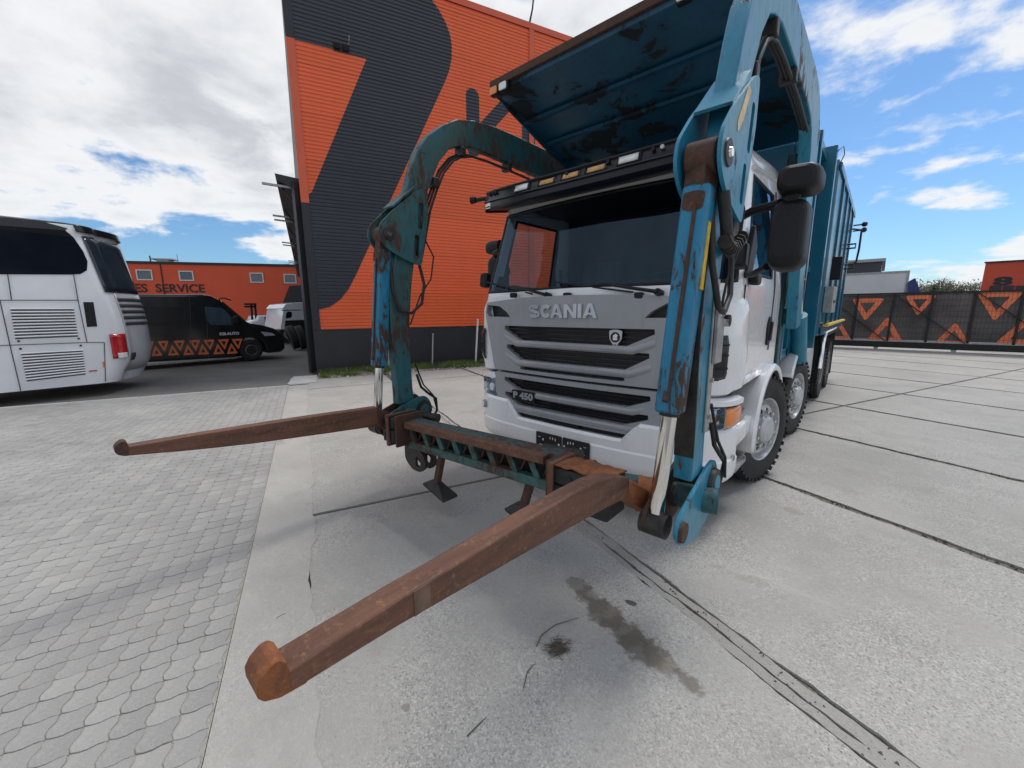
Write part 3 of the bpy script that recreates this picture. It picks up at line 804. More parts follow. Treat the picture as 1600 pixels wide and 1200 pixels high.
# ------------------------------------------------------------------ far red workshop
def dpt(u, v, D): return CAM + (RIGHT * ((u - 800) / FPX) - UP * ((v - 600) / FPX) + FWD) * D
PA, PB = dpt(200, 408, 38), dpt(470, 418, 42)
PA.z = PB.z = 0
dirw = (PB - PA).normalized(); nrm = Vector((dirw.y, -dirw.x, 0))
ws = tag(empty('workshop', PA, atan2(dirw.y, dirw.x)), 'low red orange workshop with small windows behind the black van', 'building')
L0, L1, HT = -14.0, 34.0, 6.25
mb = MB(); mb.box((L0, 0, -0.1), (L1, 16, HT)); mb.build('wall', 'far_orange', ws)
mb = MB(); mb.box((L0 - .15, -.12, HT + .003), (L1 + .15, 16.1, HT + .22)); mb.build('roof_edge', 'far_black', ws)
def wall_hit(u, v):
    d = RIGHT * ((u - 800) / FPX) - UP * ((v - 600) / FPX) + FWD
    t = (PA - CAM).dot(nrm) / d.dot(nrm); p = CAM + d * t - PA
    return p.dot(dirw), p.z
for (u0, v0, u1, v1) in ((212, 421, 240, 438), (279, 423, 304, 439), (390, 426, 413, 442), (443, 428, 464, 443)):
    a0, z1 = wall_hit(u0, v0); a1, z0 = wall_hit(u1, v1)
    mb = MB(); mb.plate(rect(a0, z0, a1, z1), [rect(a0 + .10, z0 + .10, a1 - .10, z1 - .10)], 0, -.08, XZ(-.003)); wf = mb.build('window', 'window_frame', ws)
    mb = MB(); mb.box((a0 + .09, -.03, z0 + .09), (a1 - .09, -.006, z1 - .09)); mb.build('pane', 'window_glass', wf)
a0, _ = wall_hit(253, 430); mb = MB(); mb.box((a0 - .04, -.06, 3.2), (a0 + .04, -.003, HT)); mb.build('downpipe', 'far_black', ws)
ta, tz = wall_hit(266, 451); t1, _ = wall_hit(212, 451); t2, _ = wall_hit(321, 451)
me = text_mesh('ES  SERVICE', 1.0, 0.02, 0.018); xs = [v.co.x for v in me.vertices]; sc = (t2 - t1) / (max(xs) - min(xs)) * 1.0
zz = [wall_hit(266, 445)[1], wall_hit(266, 458)[1]]
me.transform(Matrix.Diagonal((sc, (zz[0] - zz[1]) / 0.72, 1, 1))); me.materials.append(MAT['far_black'])
o = link('lettering', me, ws, (ta, -.03, tz), (pi / 2, 0, 0))
# dark painted wedge and roof plant
w = [wall_hit(u, v) for u, v in ((432, 498), (452, 447), (475, 445), (500, 445), (500, 500))]
mb = MB(); mb.prism(w, 0, -.004, XZ(-.004)); mb.build('painted_wedge', 'far_black', ws)
a, z = wall_hit(245, 405); mb = MB(); mb.box((a - .5, 1, HT + .225), (a + .5, 2, HT + .5)); mb.box((a - .9, .9, HT + .5), (a + .9, 2.1, HT + .62)); mb.bar((a + 1.1, 1.4, HT + .2), (a + 1.1, 1.4, HT + 1.1), .05, .05); mb.build('roof_vent', 'zinc', ws)
a, z = wall_hit(222, 405); mb = MB(); mb.bar((a, 1.4, HT + .2), (a, 1.4, HT + .9), .09, .09); mb.build('vent_pipe', 'far_black', ws)

# ------------------------------------------------------------------ wheels
def tyre_prof(r, w, rim):
    h = w / 2
    g = 0.012
    p = [(-h + 0.015, rim), (-h, rim + 0.03), (-h - 0.004, rim + (r - rim) * 0.5), (-h + 0.012, r - 0.03), (-h + 0.035, r - 0.008)]
    k = 4
    for i in range(k):
        a = -h + 0.05 + (w - 0.10) * i / k; b = -h + 0.05 + (w - 0.10) * (i + 1) / k
        p += [(a, r), (b - 0.014, r), (b - 0.011, r - g), (b - 0.003, r - g)]
    p += [(h - 0.035, r - 0.008), (h - 0.012, r - 0.03), (h + 0.004, rim + (r - rim) * 0.5), (h, rim + 0.03), (h - 0.015, rim)]
    return p
def wheel(parent, loc, r, w, rim, style, side=1, name='wheel'):
    """axis along x, outer face towards side; wheel > tyre is the part itself, rim etc. are its pieces"""
    mb = MB(); mb.lathe(tyre_prof(r, w, rim), 56, caps=False)
    # shoulder lugs
    for k in range(40):
        t = 2 * pi * k / 40
        for s in (-1, 1):
            M = Matrix.Rotation(t, 4, 'X')
            mb.box((s * (w / 2 - 0.045), -0.018, r - 0.035), (s * (w / 2 + 0.002), 0.018, r - 0.012), M)
    ty = mb.build(name, 'rubber', parent, loc=loc, smooth=28)
    x = side * w / 2
    mb = MB()
    if style == 'alu':
        fn = lambda p, q, d: (side * d, p, q)
        holes = [circ(rim * 0.62 * cos(2 * pi * k / 10), rim * 0.62 * sin(2 * pi * k / 10), 0.027, 12) for k in range(10)]
        f = w / 2
        def dish(p, q, d):
            rr_ = sqrt(p * p + q * q) / rim
            return (side * (f - 0.02 - 0.05 * max(0, rr_ - 0.5) + d), p, q)
        mb.plate(circ(0, 0, rim * 0.80, 40), holes, -0.012, 0.0, dish)
        mb.lathe([(side * (f - 0.035), rim * 0.79), (side * (f - 0.075), rim * 0.84), (side * (f - 0.08), rim * 0.93), (side * (f - 0.012), rim * 0.985), (side * (f - 0.004), rim * 1.02), (side * (f - 0.02), rim * 1.035)], 48, caps=False)
        rm = mb.build('rim', 'alu', ty, smooth=35)
        mb = MB(); mb.lathe([(side * (f - 0.20), rim * .95), (side * (f - 0.16), rim * .9), (side * (f - 0.15), 0.01)], 32); mb.build('brake_drum', 'chassis_black', ty)
        mb = MB(); mb.lathe([(side * (f - 0.022), 0.13), (side * (f + 0.010), 0.125), (side * (f + 0.03), 0.105), (side * (f + 0.036), 0.05), (side * (f + 0.036), 0.001)], 32)
        mb.build('hub_cap', 'alu', ty, smooth=35)
        mb = MB()
        for k in range(10):
            t = 2 * pi * (k + .5) / 10; c = (0, 0.1675 * cos(t), 0.1675 * sin(t))
            mb.cyl((side * (f - 0.022), c[1], c[2]), (side * (f + 0.014), c[1], c[2]), 0.016, 6)
        mb.build('wheel_nuts', 'chrome', ty)['kind'] = 'stuff'
    elif style == 'dark':
        f = w / 2
        mb.lathe([(side * (f - 0.01), rim * 1.02), (side * (f - 0.03), rim * 0.92), (side * (f - 0.06), rim * .6), (side * (f - 0.03), rim * .35), (side * (f - 0.03), 0.001)], 28)
        rm = mb.build('rim', 'chassis_black', ty, smooth=35)
        mb = MB(); mb.lathe([(side * (f - 0.010), rim * .84), (side * (f - 0.004), rim * .80), (side * (f - 0.024), rim * .72), (side * (f - .03), rim * .84)], 28, closed=True); mb.build('trim_ring', 'zinc', ty, smooth=35)
        mb = MB(); mb.lathe([(side * (f - 0.035), rim * .36), (side * (f - 0.015), rim * .3), (side * (f - 0.012), 0.001)], 20); mb.build('hub_cap', 'black_plastic', ty, smooth=35)
    else:
        f = w / 2
        mb.lathe([(side * (f - 0.01), rim * 1.02), (side * (f - 0.05), rim * 0.92), (side * (f - 0.10), rim * .6), (side * (f - 0.04), rim * .35), (side * (f - 0.04), 0.001)], 28)
        mb.build('rim', 'zinc', ty, smooth=35)
    return ty

# ------------------------------------------------------------------ coach on the left
BX = -9.6
bus = tag(empty('coach', (BX, 0, 0)), 'white coach with black windows and rear engine louvres at the left edge', 'bus')
def bp(u, v): p = at(u, v, x=BX); return p.y, p.z
yr, zb = bp(168, 598)
zb = max(0.18, zb)
_, zt = bp(100, 346)
YF = yr - 9.5; BW = 2.5
def bus_row(z):
    k = (z - zb) / (zt - zb)
    back = yr + 0.46 - 0.30 * max(0, k - 0.38) ** 1.2 / 0.62 ** 1.2 - (0.22 * (1 - k / .16) if k < 0.16 else 0)   # rear leans forward going up
    inset = 0.10 * max(0, k - 0.5) ** 1.5 / 0.35
    rc, bul = 0.34, 0.42
    pts = [Vector((-inset, YF, z)), Vector((-inset, YF + 4, z)), Vector((-inset, back - rc - .8, z)), Vector((-inset, back - rc, z))]
    for i in range(1, 8):
        t = pi / 2 * i / 8; pts.append(Vector((-inset - rc * (1 - cos(t)), back - rc + rc * sin(t), z)))
    half = []
    n = 7
    for i in range(0, n + 1):
        s = i / n; x = -inset - rc - (BW / 2 - inset - rc) * s
        pts.append(Vector((x, back + bul * (1 - (1 - s) ** 2), z)))
    mir = [Vector((-BW - p.x, p.y, p.z)) for p in reversed(pts[:-1])]
    return pts + mir
zl = [zb, zb + .05, zb + .14, zb + .30] + [zb + .30 + (zt - .12 - zb - .30) * i / 16 for i in range(1, 17)] + [zt - .05]
rows = [bus_row(z) for z in zl]
def shrink(row, k, z): c = Vector((-BW / 2, 0, 0)); return [Vector((c.x + (p.x - c.x) * k, p.y - (1 - k) * 1.2, z)) for p in row]
rows.append(shrink(rows[-1], 0.94, zt)); 
mb = MB(); mb.grid(rows); nn = len(rows[0])
mb.add(rows[-1], [tuple(range(nn))]); mb.add(rows[0], [tuple(range(nn - 1, -1, -1))])
mb.build('body', 'bus_white', bus, smooth=40)
def bpatch(zlo, zhi, i0, i1, off, name, mat, parent=bus, nz=8):
    """patch of the body skin between two heights and two outline indices, standing off by off"""
    rws = []
    for j in range(nz + 1):
        r = bus_row(zlo + (zhi - zlo) * j / nz); out = []
        i = i0
        while i <= i1 + 1e-6:
            a = int(i); f = i - a; p = r[a].lerp(r[min(a + 1, len(r) - 1)], f)
            q = r[min(a + 1, len(r) - 1)] - r[max(a - 1, 0)]; nv = Vector((q.y, -q.x, 0)).normalized()
            out.append(p + nv * off); i += 0.5
        rws.append(out)
    m = MB(); m.grid(rws); return m.build(name, mat, parent, smooth=60, solid=0.012)
# black roof band, side glass, rear glass
_, zw0 = bp(60, 429); _, zw1 = bp(0, 352)
def sidepoly(px, r=0.0):
    pl = [bp(u, v) for u, v in px]; return rounded(pl, r) if r else pl
def sideplate(px, name, mat, off=0.006, th=0.02, r=0.0, parent=bus, inset_fn=True, bevel=0.0):
    m = MB(); pl = sidepoly(px, r)
    def fn(p, q, d):
        k = (q - zb) / (zt - zb); ins = 0.10 * max(0, k - 0.5) ** 1.5 / 0.35
        return (-ins + off + d, p, q)
    m.plate(pl, [], -th, 0, fn); return m.build(name, mat, parent, bevel=bevel)
sideplate([(-140, 428), (110, 429), (126, 428), (136, 422), (137, 408), (130, 392), (115, 370), (101, 358), (-140, 341)], 'side_window', 'bus_glass', 0.008, 0.02)
sideplate([(-140, 341), (101, 359), (106, 356), (60, 343), (-140, 330)], 'roof_edge', 'gloss_black', 0.012, 0.03)
mb = MB(); mb.grid([[p + Vector((0, 0, 0.006)) for p in r] for r in (shrink(rows[-2], 0.985, zt - .03), shrink(rows[-2], .955, zt - .004), shrink(rows[-2], .80, zt + .03))]); mb.add([p + Vector((0, 0, .006)) for p in shrink(rows[-2], .80, zt + .03)], [tuple(range(nn))])
mb.build('roof', 'gloss_black', bus, smooth=50)
H = zt - zb
bpatch(zb + H * .585, zb + H * .93, 5.5, 25.5, 0.012, 'rear_window', 'bus_rear_glass')
bpatch(zt - .16, zt - .03, 4.5, 26.5, 0.05, 'rear_spoiler', 'gloss_black')
bpatch(zb + H * .06, zb + H * .585, 8.0, 22.5, 0.006, 'engine_cover', 'bus_grey')
for k in range(5):
    z0 = zb + H * (.37 + .04 * k); bpatch(z0, z0 + H * .022, 8.5, 22, 0.016, 'rear_louvre', 'bus_gap', nz=2)
tl = bpatch(zb + H * .155, zb + H * .315, 3.4, 7.6, 0.012, 'tail_light', 'red_lens')
bpatch(zb + H * .155, zb + H * .19, 4.6, 7.4, 0.018, 'reverse_lamp', 'lamp_white', tl)
bpatch(zb + H * .13, zb + H * .18, 9.5, 11.5, 0.012, 'exhaust_recess', 'bus_gap')
# body gaps and louvred hatches on the side
def gapline(a, b, w=0.012):
    m = MB(); (y0, z0), (y1, z1) = bp(*a), bp(*b); m.bar((0.003, y0, z0), (0.003, y1, z1), w, 0.01, (1, 0, 0)); return m.build('panel_gap', 'bus_gap', bus)
for a, b in (((-60, 469), (122, 469)), ((-60, 542), (136, 535)), ((122, 469), (136, 535)), ((115, 429), (122, 469)), ((136, 535), (163, 535)), ((0, 470), (16, 541)), ((16, 541), (33, 613)), ((163, 535), (165, 596)), ((12, 429), (18, 468))): gapline(a, b)
for (px, name) in ((((16, 481), (115, 481), (122, 526), (24, 530)), 'upper'), (((32, 551), (129, 546), (134, 585), (42, 596)), 'lower')):
    pl = [bp(u, v) for u, v in px]
    m = MB(); m.prism(pl, 0.002, 0.006, YZ(0)); h = m.build('engine_hatch', 'bus_gap', bus)
    n = 10
    for k in range(n):
        t = (k + .3) / n; l = Vector(pl[0]).lerp(Vector(pl[3]), t); r = Vector(pl[1]).lerp(Vector(pl[2]), t)
        m = MB(); m.bar((0.018, l.x, l.y), (0.018, r.x, r.y), 0.02, 0.034, (1, 0, 0.5)); m.build('louvre_slat', 'bus_white', h)
sideplate([(130, 472), (146, 472), (152, 510), (136, 511)], 'air_intake', 'black_plastic', 0.006, 0.015)
sideplate([(160, 565), (163, 565), (164, 573), (161, 574)], 'side_marker', 'amber', 0.008, 0.012)
sideplate([(139, 579), (152, 578), (152, 580), (139, 581)], 'red_reflector', 'red_lens', 0.006, 0.01)
for (u, v) in ((29, 533), (123, 529), (32, 545), (126, 540)):
    y, z = bp(u, v); m = MB(); m.cyl((0, y, z), (0.012, y, z), 0.018, 10); m.build('hatch_lock', 'gate_black', bus)
for yy in (yr - 2.9, yr - 8.4): wheel(bus, (-0.17, yy, 0.5), 0.5, 0.3, 0.28, 'dark')
for yy in (yr - 2.9, yr - 8.4): wheel(bus, (-BW + 0.17, yy, 0.5), 0.5, 0.3, 0.28, 'dark', -1)
mb = MB(); mb.box((-BW + .2, YF + .5, .3), (-.2, yr - .5, zb + .1)); mb.build('underbody', 'chassis_black', bus)

# ------------------------------------------------------------------ black van
VX = at(395, 563, z=0).x + 0.02
van = tag(empty('panel_van', (VX, 0, 0)), 'black panel van with a row of orange triangles beside the coach', 'van')
def vp_(u, v): p = at(u, v, x=VX); return (p.y, p.z)
VWD = 1.95
yb = vp_(230, 500)[0] - 2.6
pr = [vp_(u, v) for u, v in ((445, 532), (446, 545), (440, 550), (418, 552))]
wy, wz = vp_(394, 552); wz = 0.35
arch = [(wy + 0.43 * cos(t), wz + 0.43 * sin(t)) for t in [radians(-5 + 190 * k / 12) for k in range(13)]]
side = pr + arch + [vp_(371, 558), vp_(240, 566)] + [(yb, 0.32), (yb, 2.1), (yb + .12, vp_(230, 461)[1])] + [vp_(u, v) for u, v in ((260, 460), (316, 459.5), (330, 462), (345, 470), (360, 482), (374, 494), (390, 505), (410, 508), (428, 513), (440, 520))]
mb = MB(); mb.prism(side, -VWD, 0, YZ(0)); mb.build('body', 'van_black', van, bevel=0.07, seg=3)
def vplate(px, name, mat, off=0.006, th=0.01, r=0.0, parent=van):
    pl = [vp_(u, v) for u, v in px]
    m = MB(); m.plate(rounded(pl, r) if r else pl, [], -th, 0, YZ(off)); return m.build(name, mat, parent)
vplate([(319, 479), (346, 481), (352, 485), (372, 508), (329, 508), (323, 500)], 'door_window', 'window_glass', .006, .01, .05)
vplate([(220, 479), (286, 480), (286, 508), (220, 510)], 'side_panel_glass', 'gloss_black', .004, .008, .05)
m = MB(); q0, q1 = vp_(349, 471), vp_(386, 502); m.prism([q0, q1, (q1[0] - .02, q1[1] - .03), (q0[0] - .02, q0[1] - .03)], -VWD + .16, -.16, lambda p, q, d: (d, p + .012, q + .012)); m.build('windscreen', 'bus_glass', van)
m = MB(); a, b = vp_(355, 484), vp_(352, 477); m.tube([(.04, *vp_(343, 474)), (.10, *vp_(341, 467)), (.06, *vp_(349, 465.5)), (-.1, *vp_(362, 469))], .02, 8); m.build('roof_bar', 'gate_black', van)
m = MB(); y, z = vp_(368, 506); m.box((0.02, y - .11, z - .02), (.22, y + .08, z + .26)); m.build('wing_mirror', 'black_plastic', van, bevel=.04)
vplate([(407, 518), (425, 520), (431, 524), (414, 525)], 'headlight', 'clear_lens', .004, .03, .02)
m = MB(); y0, z0 = vp_(445, 528); m.box((-VWD + .3, y0 - .02, z0 - .35), (-.3, y0 + .03, z0 + .05)); m.build('grille', 'grille_dark', van)
vplate([(228, 569), (371, 557.5), (371, 559.5), (228, 571.5)], 'side_rail', 'zinc', .02, .04)
for u in (300, 326): 
    m = MB(); (y0, z0), (y1, z1) = vp_(u - 4, 462 if u < 310 else 478), vp_(u, 560); m.bar((.003, y0, z0), (.003, y1, z1), .012, .008, (1, 0, 0)); m.build('door_gap', 'bus_gap', van)
def tri(parent, c, w, h, up, fn, th, mat, t=0.24, r=0.06, name='painted_triangle'):
    s = 1 if up else -1
    o = [(c[0] - w / 2, c[1] - s * h / 2), (c[0] + w / 2, c[1] - s * h / 2), (c[0], c[1] + s * h / 2)]
    cc = (c[0], c[1] - s * h / 6); k = 1 - 2 * t
    i = [(cc[0] + (x - cc[0]) * k, cc[1] + (z - cc[1]) * k) for x, z in o]
    m = MB(); m.plate(rounded(o, w * r * 2, 3), [rounded(i, w * .02, 2)], -th, 0, fn); return m.build(name, mat, parent)
ups = [(233, 0), (244, 1), (256, 0), (270, 1), (281, 0), (294, 1), (305, 0), (317, 1), (327.5, 0), (341, 1), (350, 0), (362, 1), (371.5, 0)]
for u, up in ups:
    f = (u - 233) / 140; v = (548 if up else 542) - 4.2 * f
    cy, cz = vp_(u, v); wpx = (vp_(u + 9, v)[0] - vp_(u - 9, v)[0]); hz = vp_(u, v - 8.5)[1] - vp_(u, v + 8.5)[1]
    tri(van, (cy, cz), wpx, hz, up, YZ(.006 + (.003 if up else 0)), .004, 'van_orange', .29)
me = text_mesh('KEI-AUTO', .12, .003, .004); me.materials.append(MAT['letter_white'])
y, z = vp_(358.5, 521.5); link('lettering', me, van, (.007, y, z), (pi / 2, 0, pi / 2))
wheel(van, (-.13, wy, .35), .35, .235, .215, 'dark'); wheel(van, (-.13, wy - 3.66, .35), .35, .235, .215, 'dark')
wheel(van, (-VWD + .13, wy, .35), .35, .235, .215, 'dark', -1); wheel(van, (-VWD + .13, wy - 3.66, .35), .35, .235, .215, 'dark', -1)
mb = MB(); mb.box((-VWD + .25, yb + .3, .28), (-.25, wy + .5, .40)); mb.build('underbody', 'chassis_black', van)

# ------------------------------------------------------------------ white pickup and white lorry cab further back
PXX = -24.0
pk = tag(empty('pickup', (PXX, 0, 0)), 'small white pickup half hidden behind the bonnet of the black van', 'car')
def pk_(u, v): p = at(u, v, x=PXX); return (p.y, p.z)
sidep = [pk_(u, v) for u, v in ((392, 521), (392, 502), (402, 500), (404, 493), (424, 492.5), (434, 502), (447, 505), (451, 514), (451, 522))]
mb = MB(); mb.prism(sidep, -1.8, 0, YZ(0)); mb.build('body', 'bus_white', pk, bevel=.06)
m = MB(); m.plate([pk_(u, v) for u, v in ((413, 495), (424, 495), (431, 502.5), (414, 503))], [], -.01, 0, YZ(.008)); m.build('side_window', 'bus_glass', pk)
for u in (398, 444):
    y, _ = pk_(u, 520); wheel(pk, (-.1, y, .36), .36, .22, .22, 'steel')
    wheel(pk, (-1.7, y, .36), .36, .22, .22, 'steel', -1)
m = MB()
for (a, b) in (((385, 475), (404, 475)), ((385, 479), (403, 479)), ((402, 476), (404, 500)), ((396, 476), (398, 500))): m.bar((-.4, *pk_(*a)), (-.4, *pk_(*b)), .1, .1)
m.build('ladder_rack', 'gate_black', pk)
LX = -21.0
lo = tag(empty('lorry_cab', (LX, 0, 0)), 'white lorry tractor parked behind the stacked tyres', 'lorry')
def lp_(u, v): p = at(u, v, x=LX); return (p.y, p.z)
cabp = [lp_(u, v) for u, v in ((438, 515), (440, 503), (441, 496), (443, 482), (441, 482), (447, 475), (474, 472), (484, 472), (484, 500), (470, 500), (446, 501), (445, 515))]
mb = MB(); mb.prism(cabp, -2.45, 0, YZ(0)); mb.build('cab', 'bus_white', lo, bevel=.08)
m = MB(); m.plate(rounded([lp_(u, v) for u, v in ((448, 487), (456, 487), (456, 496), (446, 498))], .08), [], -.01, 0, YZ(.008)); m.build('side_window', 'bus_glass', lo)
m = MB(); m.plate([lp_(u, v) for u, v in ((440, 484), (472, 484), (472, 485), (440, 485.5))], [], -.02, 0, YZ(.012)); m.build('sun_visor', 'bus_gap', lo)
m = MB(); m.prism([lp_(u, v) for u, v in ((446, 501), (490, 500), (490, 522), (447, 522))], -2.4, -.02, YZ(0)); m.build('chassis', 'chassis_black', lo)
for u in (452, 486):
    y, _ = lp_(u, 515); wheel(lo, (-.17, y, .5), .5, .3, .29, 'steel'); wheel(lo, (-2.28, y, .5), .5, .3, .29, 'steel', -1)
# two loose tyres by the corner
for (u, v, tilt, lab) in ((459, 546, 14, 'loose black tyre leaning against another tyre beside the hall corner'), (472, 546, 12, 'loose black tyre standing closest to the dark hall corner')):
    p = at(u, v, z=0); mb = MB(); prf = tyre_prof(.52, .30, .29); mb.lathe(prf + [(.13, .285), (.12, .30), (.12, .48), (-.12, .48), (-.12, .30), (-.13, .285)], 40, closed=True)
    o = mb.build('tyre', 'rubber', smooth=28); o.location = (p.x, p.y, .53); o.rotation_euler = (0, radians(-tilt), radians(78))
    tag(o, lab, 'tyre', 'loose tyres by the hall corner')

# ------------------------------------------------------------------ gate with printed screens
GY = 19.0
gate = tag(empty('sliding_gate', (0, GY, 0)), 'long black sliding gate hung with dark screens printed with orange triangles', 'gate')
def gp_(u, v): p = at(u, v, y=GY); return (p.x, p.z)
gz0 = gp_(1450, 540)[1]; gz1 = (gp_(1330, 464)[1] + gp_(1595, 453)[1]) / 2
zlo = 0.34
posts = [gp_(1396, 500)[0] - 2.38, gp_(1391, 500)[0], gp_(1462, 500)[0], gp_(1518, 500)[0]]
posts = [posts[1] - 2.35] + posts[1:]; step = (posts[3] - posts[1])
px_ = [posts[1] - step, posts[1] - step / 2, posts[1], posts[1] + step / 2, posts[1] + step, posts[1] + 1.5 * step, posts[1] + 2 * step, posts[1] + 2.5 * step]
mb = MB(); mb.box((px_[0] - 3, -.07, .09), (px_[-1], .07, zlo - .02)); mb.build('bottom_beam', 'gate_black', gate, bevel=.008)
mb = MB(); mb.box((px_[0] - 3, -.04, gz1), (px_[-1], .04, gz1 + .07)); mb.build('top_rail', 'gate_black', gate)
mb = MB(); mb.box((px_[0] - 3, -.05, zlo - .018), (px_[-1], .06, zlo + .045)); mb.build('lower_rail', 'zinc', gate)
for i, x in enumerate(px_):
    mb = MB(); mb.box((x - .035, -.05, zlo), (x + .035, .03, gz1)); mb.build('gate_post', 'gate_black', gate)
for x in (px_[0], px_[2], px_[4], px_[6]):
    mb = MB(); mb.bar((x + .03, -.075, gz1), (x + step - .05, -.075, zlo), .03, .05, (0, 1, 0)); mb.build('diagonal_brace', 'gate_black', gate)
for i in range(len(px_) - 1):
    mb = MB(); mb.box((px_[i] + .036, 0.012, zlo + .05), (px_[i + 1] - .036, .022, gz1 - .003)); mb.build('screen', 'banner_dark' if i % 2 else 'banner_dark_two', gate)
mb = MB(); mb.box((px_[0] - 3, 0.012, zlo + .05), (px_[0] - .036, .022, gz1 - .003)); mb.build('screen', 'banner_dark', gate)
hg = gz1 - zlo
def gtri(c, w, h, up): return tri(gate, c, w, h, up, XZ(-.002), -.006, 'banner_orange', .27, .06)
for (u0, v0, u1, v1, up) in ((1331, 467, 1378, 502, 0), (1359, 494, 1411, 534, 1), (1414, 462, 1459, 494, 0), (1464, 503, 1517, 540, 1), (1525, 456, 1592, 503, 0), (1562, 494, 1640, 540, 1), (1290, 500, 1330, 531, 1)):
    a, zt_ = gp_(u0, v0); b, zb_ = gp_(u1, v1)
    gtri(((a + b) / 2, (zt_ + zb_) / 2), b - a, zt_ - zb_, up)
# welded mesh in front of the screens
mb = MB()
x = px_[0] - 3
while x < px_[-1]:
    mb.box((x - .0025, -.022, zlo), (x + .0025, -.017, gz1)); x += .10
z = zlo + .15
while z < gz1:
    mb.box((px_[0] - 3, -.013, z - .0025), (px_[-1], -.008, z + .0025)); z += .2
o = mb.build('wire_mesh', 'gate_black', gate); o['kind'] = 'stuff'
for i, x in enumerate((px_[0] - 1.0, px_[2] - .3, px_[4] - .3, px_[6])):
    mb = MB(); mb.cyl((x, -.05, .075), (x, .05, .075), .075, 14); mb.build('roller', 'zinc', gate)
mb = MB(); mb.box((px_[0] - 3, GY - .03, -.02), (px_[-1] + 2, GY + .03, 0.012)); struct(mb.build('gate_track', 'zinc'), 'steel track in the ground under the gate')

# ------------------------------------------------------------------ beyond the gate
def yplane(Y): return lambda u, v: (at(u, v, y=Y).x, at(u, v, y=Y).z)
f1 = yplane(30.0)
tr = tag(empty('box_trailer', (0, 30, 0)), 'white box trailer standing behind the gate screens', 'trailer')
(xa, za), (xb, zb2) = f1(1300, 426), f1(1421, 426.5)
ztr = (za + zb2) / 2
mb = MB(); mb.box((xb - 9.0, 0, 1.1), (xb, 2.5, ztr)); mb.build('box_body', 'trailer_white', tr, bevel=.03)
mb = MB(); mb.box((xb - 9.0, -.02, ztr - .10), (xb + .02, .0, ztr + .02)); mb.box((xb - .10, -.02, 1.1), (xb + .02, 0, ztr - .105)); mb.build('corner_rail', 'zinc', tr)
mb = MB(); mb.box((xb - 9, .3, .75), (xb - .1, 2.2, 1.1)); mb.build('chassis', 'chassis_black', tr)
for x in (xb - 2.2, xb - 3.5, xb - 7.5):
    t = wheel(tr, (x, .2, .5), .5, .3, .29, 'steel', -1); t.rotation_euler = (0, 0, pi / 2)
    t = wheel(tr, (x, 2.3, .5), .5, .3, .29, 'steel', 1); t.rotation_euler = (0, 0, pi / 2)
f2 = yplane(44.0)
(xa, za), (xb, zb2) = f2(1300, 409), f2(1381, 411.5)
ct = tag(empty('dark_shed', (0, 44, 0)), 'dark grey flat roofed shed rising above the white trailer', 'building')
mb = MB(); mb.box((xb - 16, 0, 0), (xb - .1, 12, za - .25)); mb.build('wall', 'charcoal_sheet', ct)
mb = MB(); mb.box((xb - 16.2, -.2, za - .245), (xb + .1, 12.2, za)); mb.build('roof_edge', 'zinc', ct)
f3 = yplane(27.0)
tp = tag(empty('blue_tipper', (0, 27, 0)), 'dark blue tilted tipper body beside the white trailer', 'vehicle')
pl = [f3(u, v) for u, v in ((1419, 462), (1419, 440), (1430, 434), (1440, 459), (1441, 466))]
mb = MB(); mb.prism(pl, 0, 2.2, XZ(0)); mb.build('tipper_body', 'tarp_blue', tp, bevel=.03)
x0 = pl[0][0]; mb = MB(); mb.box((x0 - .1, .2, .6), (x0 + 1.3, 2.0, 1.4)); mb.build('chassis', 'chassis_black', tp)
for x in (x0 + .2, x0 + 1.0):
    t = wheel(tp, (x, .2, .45), .45, .28, .27, 'steel', -1); t.rotation_euler = (0, 0, pi / 2)
f4 = yplane(52.0)
rb = tag(empty('loading_hall', (0, 52, 0)), 'dark orange loading hall with a black number eight above its dock', 'building')
(xa, za), (_, zb2) = f4(1540, 412), f4(1600, 408)
mb = MB(); mb.prism([(xa, 0), (xa + 30, 0), (xa + 34, 20), (xa + 6, 20)], 0, zb2, XY(0)); mb.build('wall', 'skyline_red', rb)
mb = MB(); mb.prism([(xa - .1, -.12), (xa + 30, -.12), (xa + 34, 20), (xa + 6, 20)], zb2 + .003, zb2 + .12, XY(0)); mb.build('roof_edge', 'far_black', rb)
me = text_mesh('8', .95, .02, .04, 2.2); me.materials.append(MAT['far_black']); x, z = f4(1567, 440); link('lettering', me, rb, (x, -.03, z), (pi / 2, 0, 0))
for (u0, u1) in ((1547, 1565), (1568, 1585), (1588, 1606)):
    x, zt_ = f4(u0, 446.5); x1, _ = f4(u1, 447)
    mb = MB(); mb.box((x, -.06, 1.0), (x1, -.004, zt_)); mb.build('dock_door', 'charcoal_trim', rb)

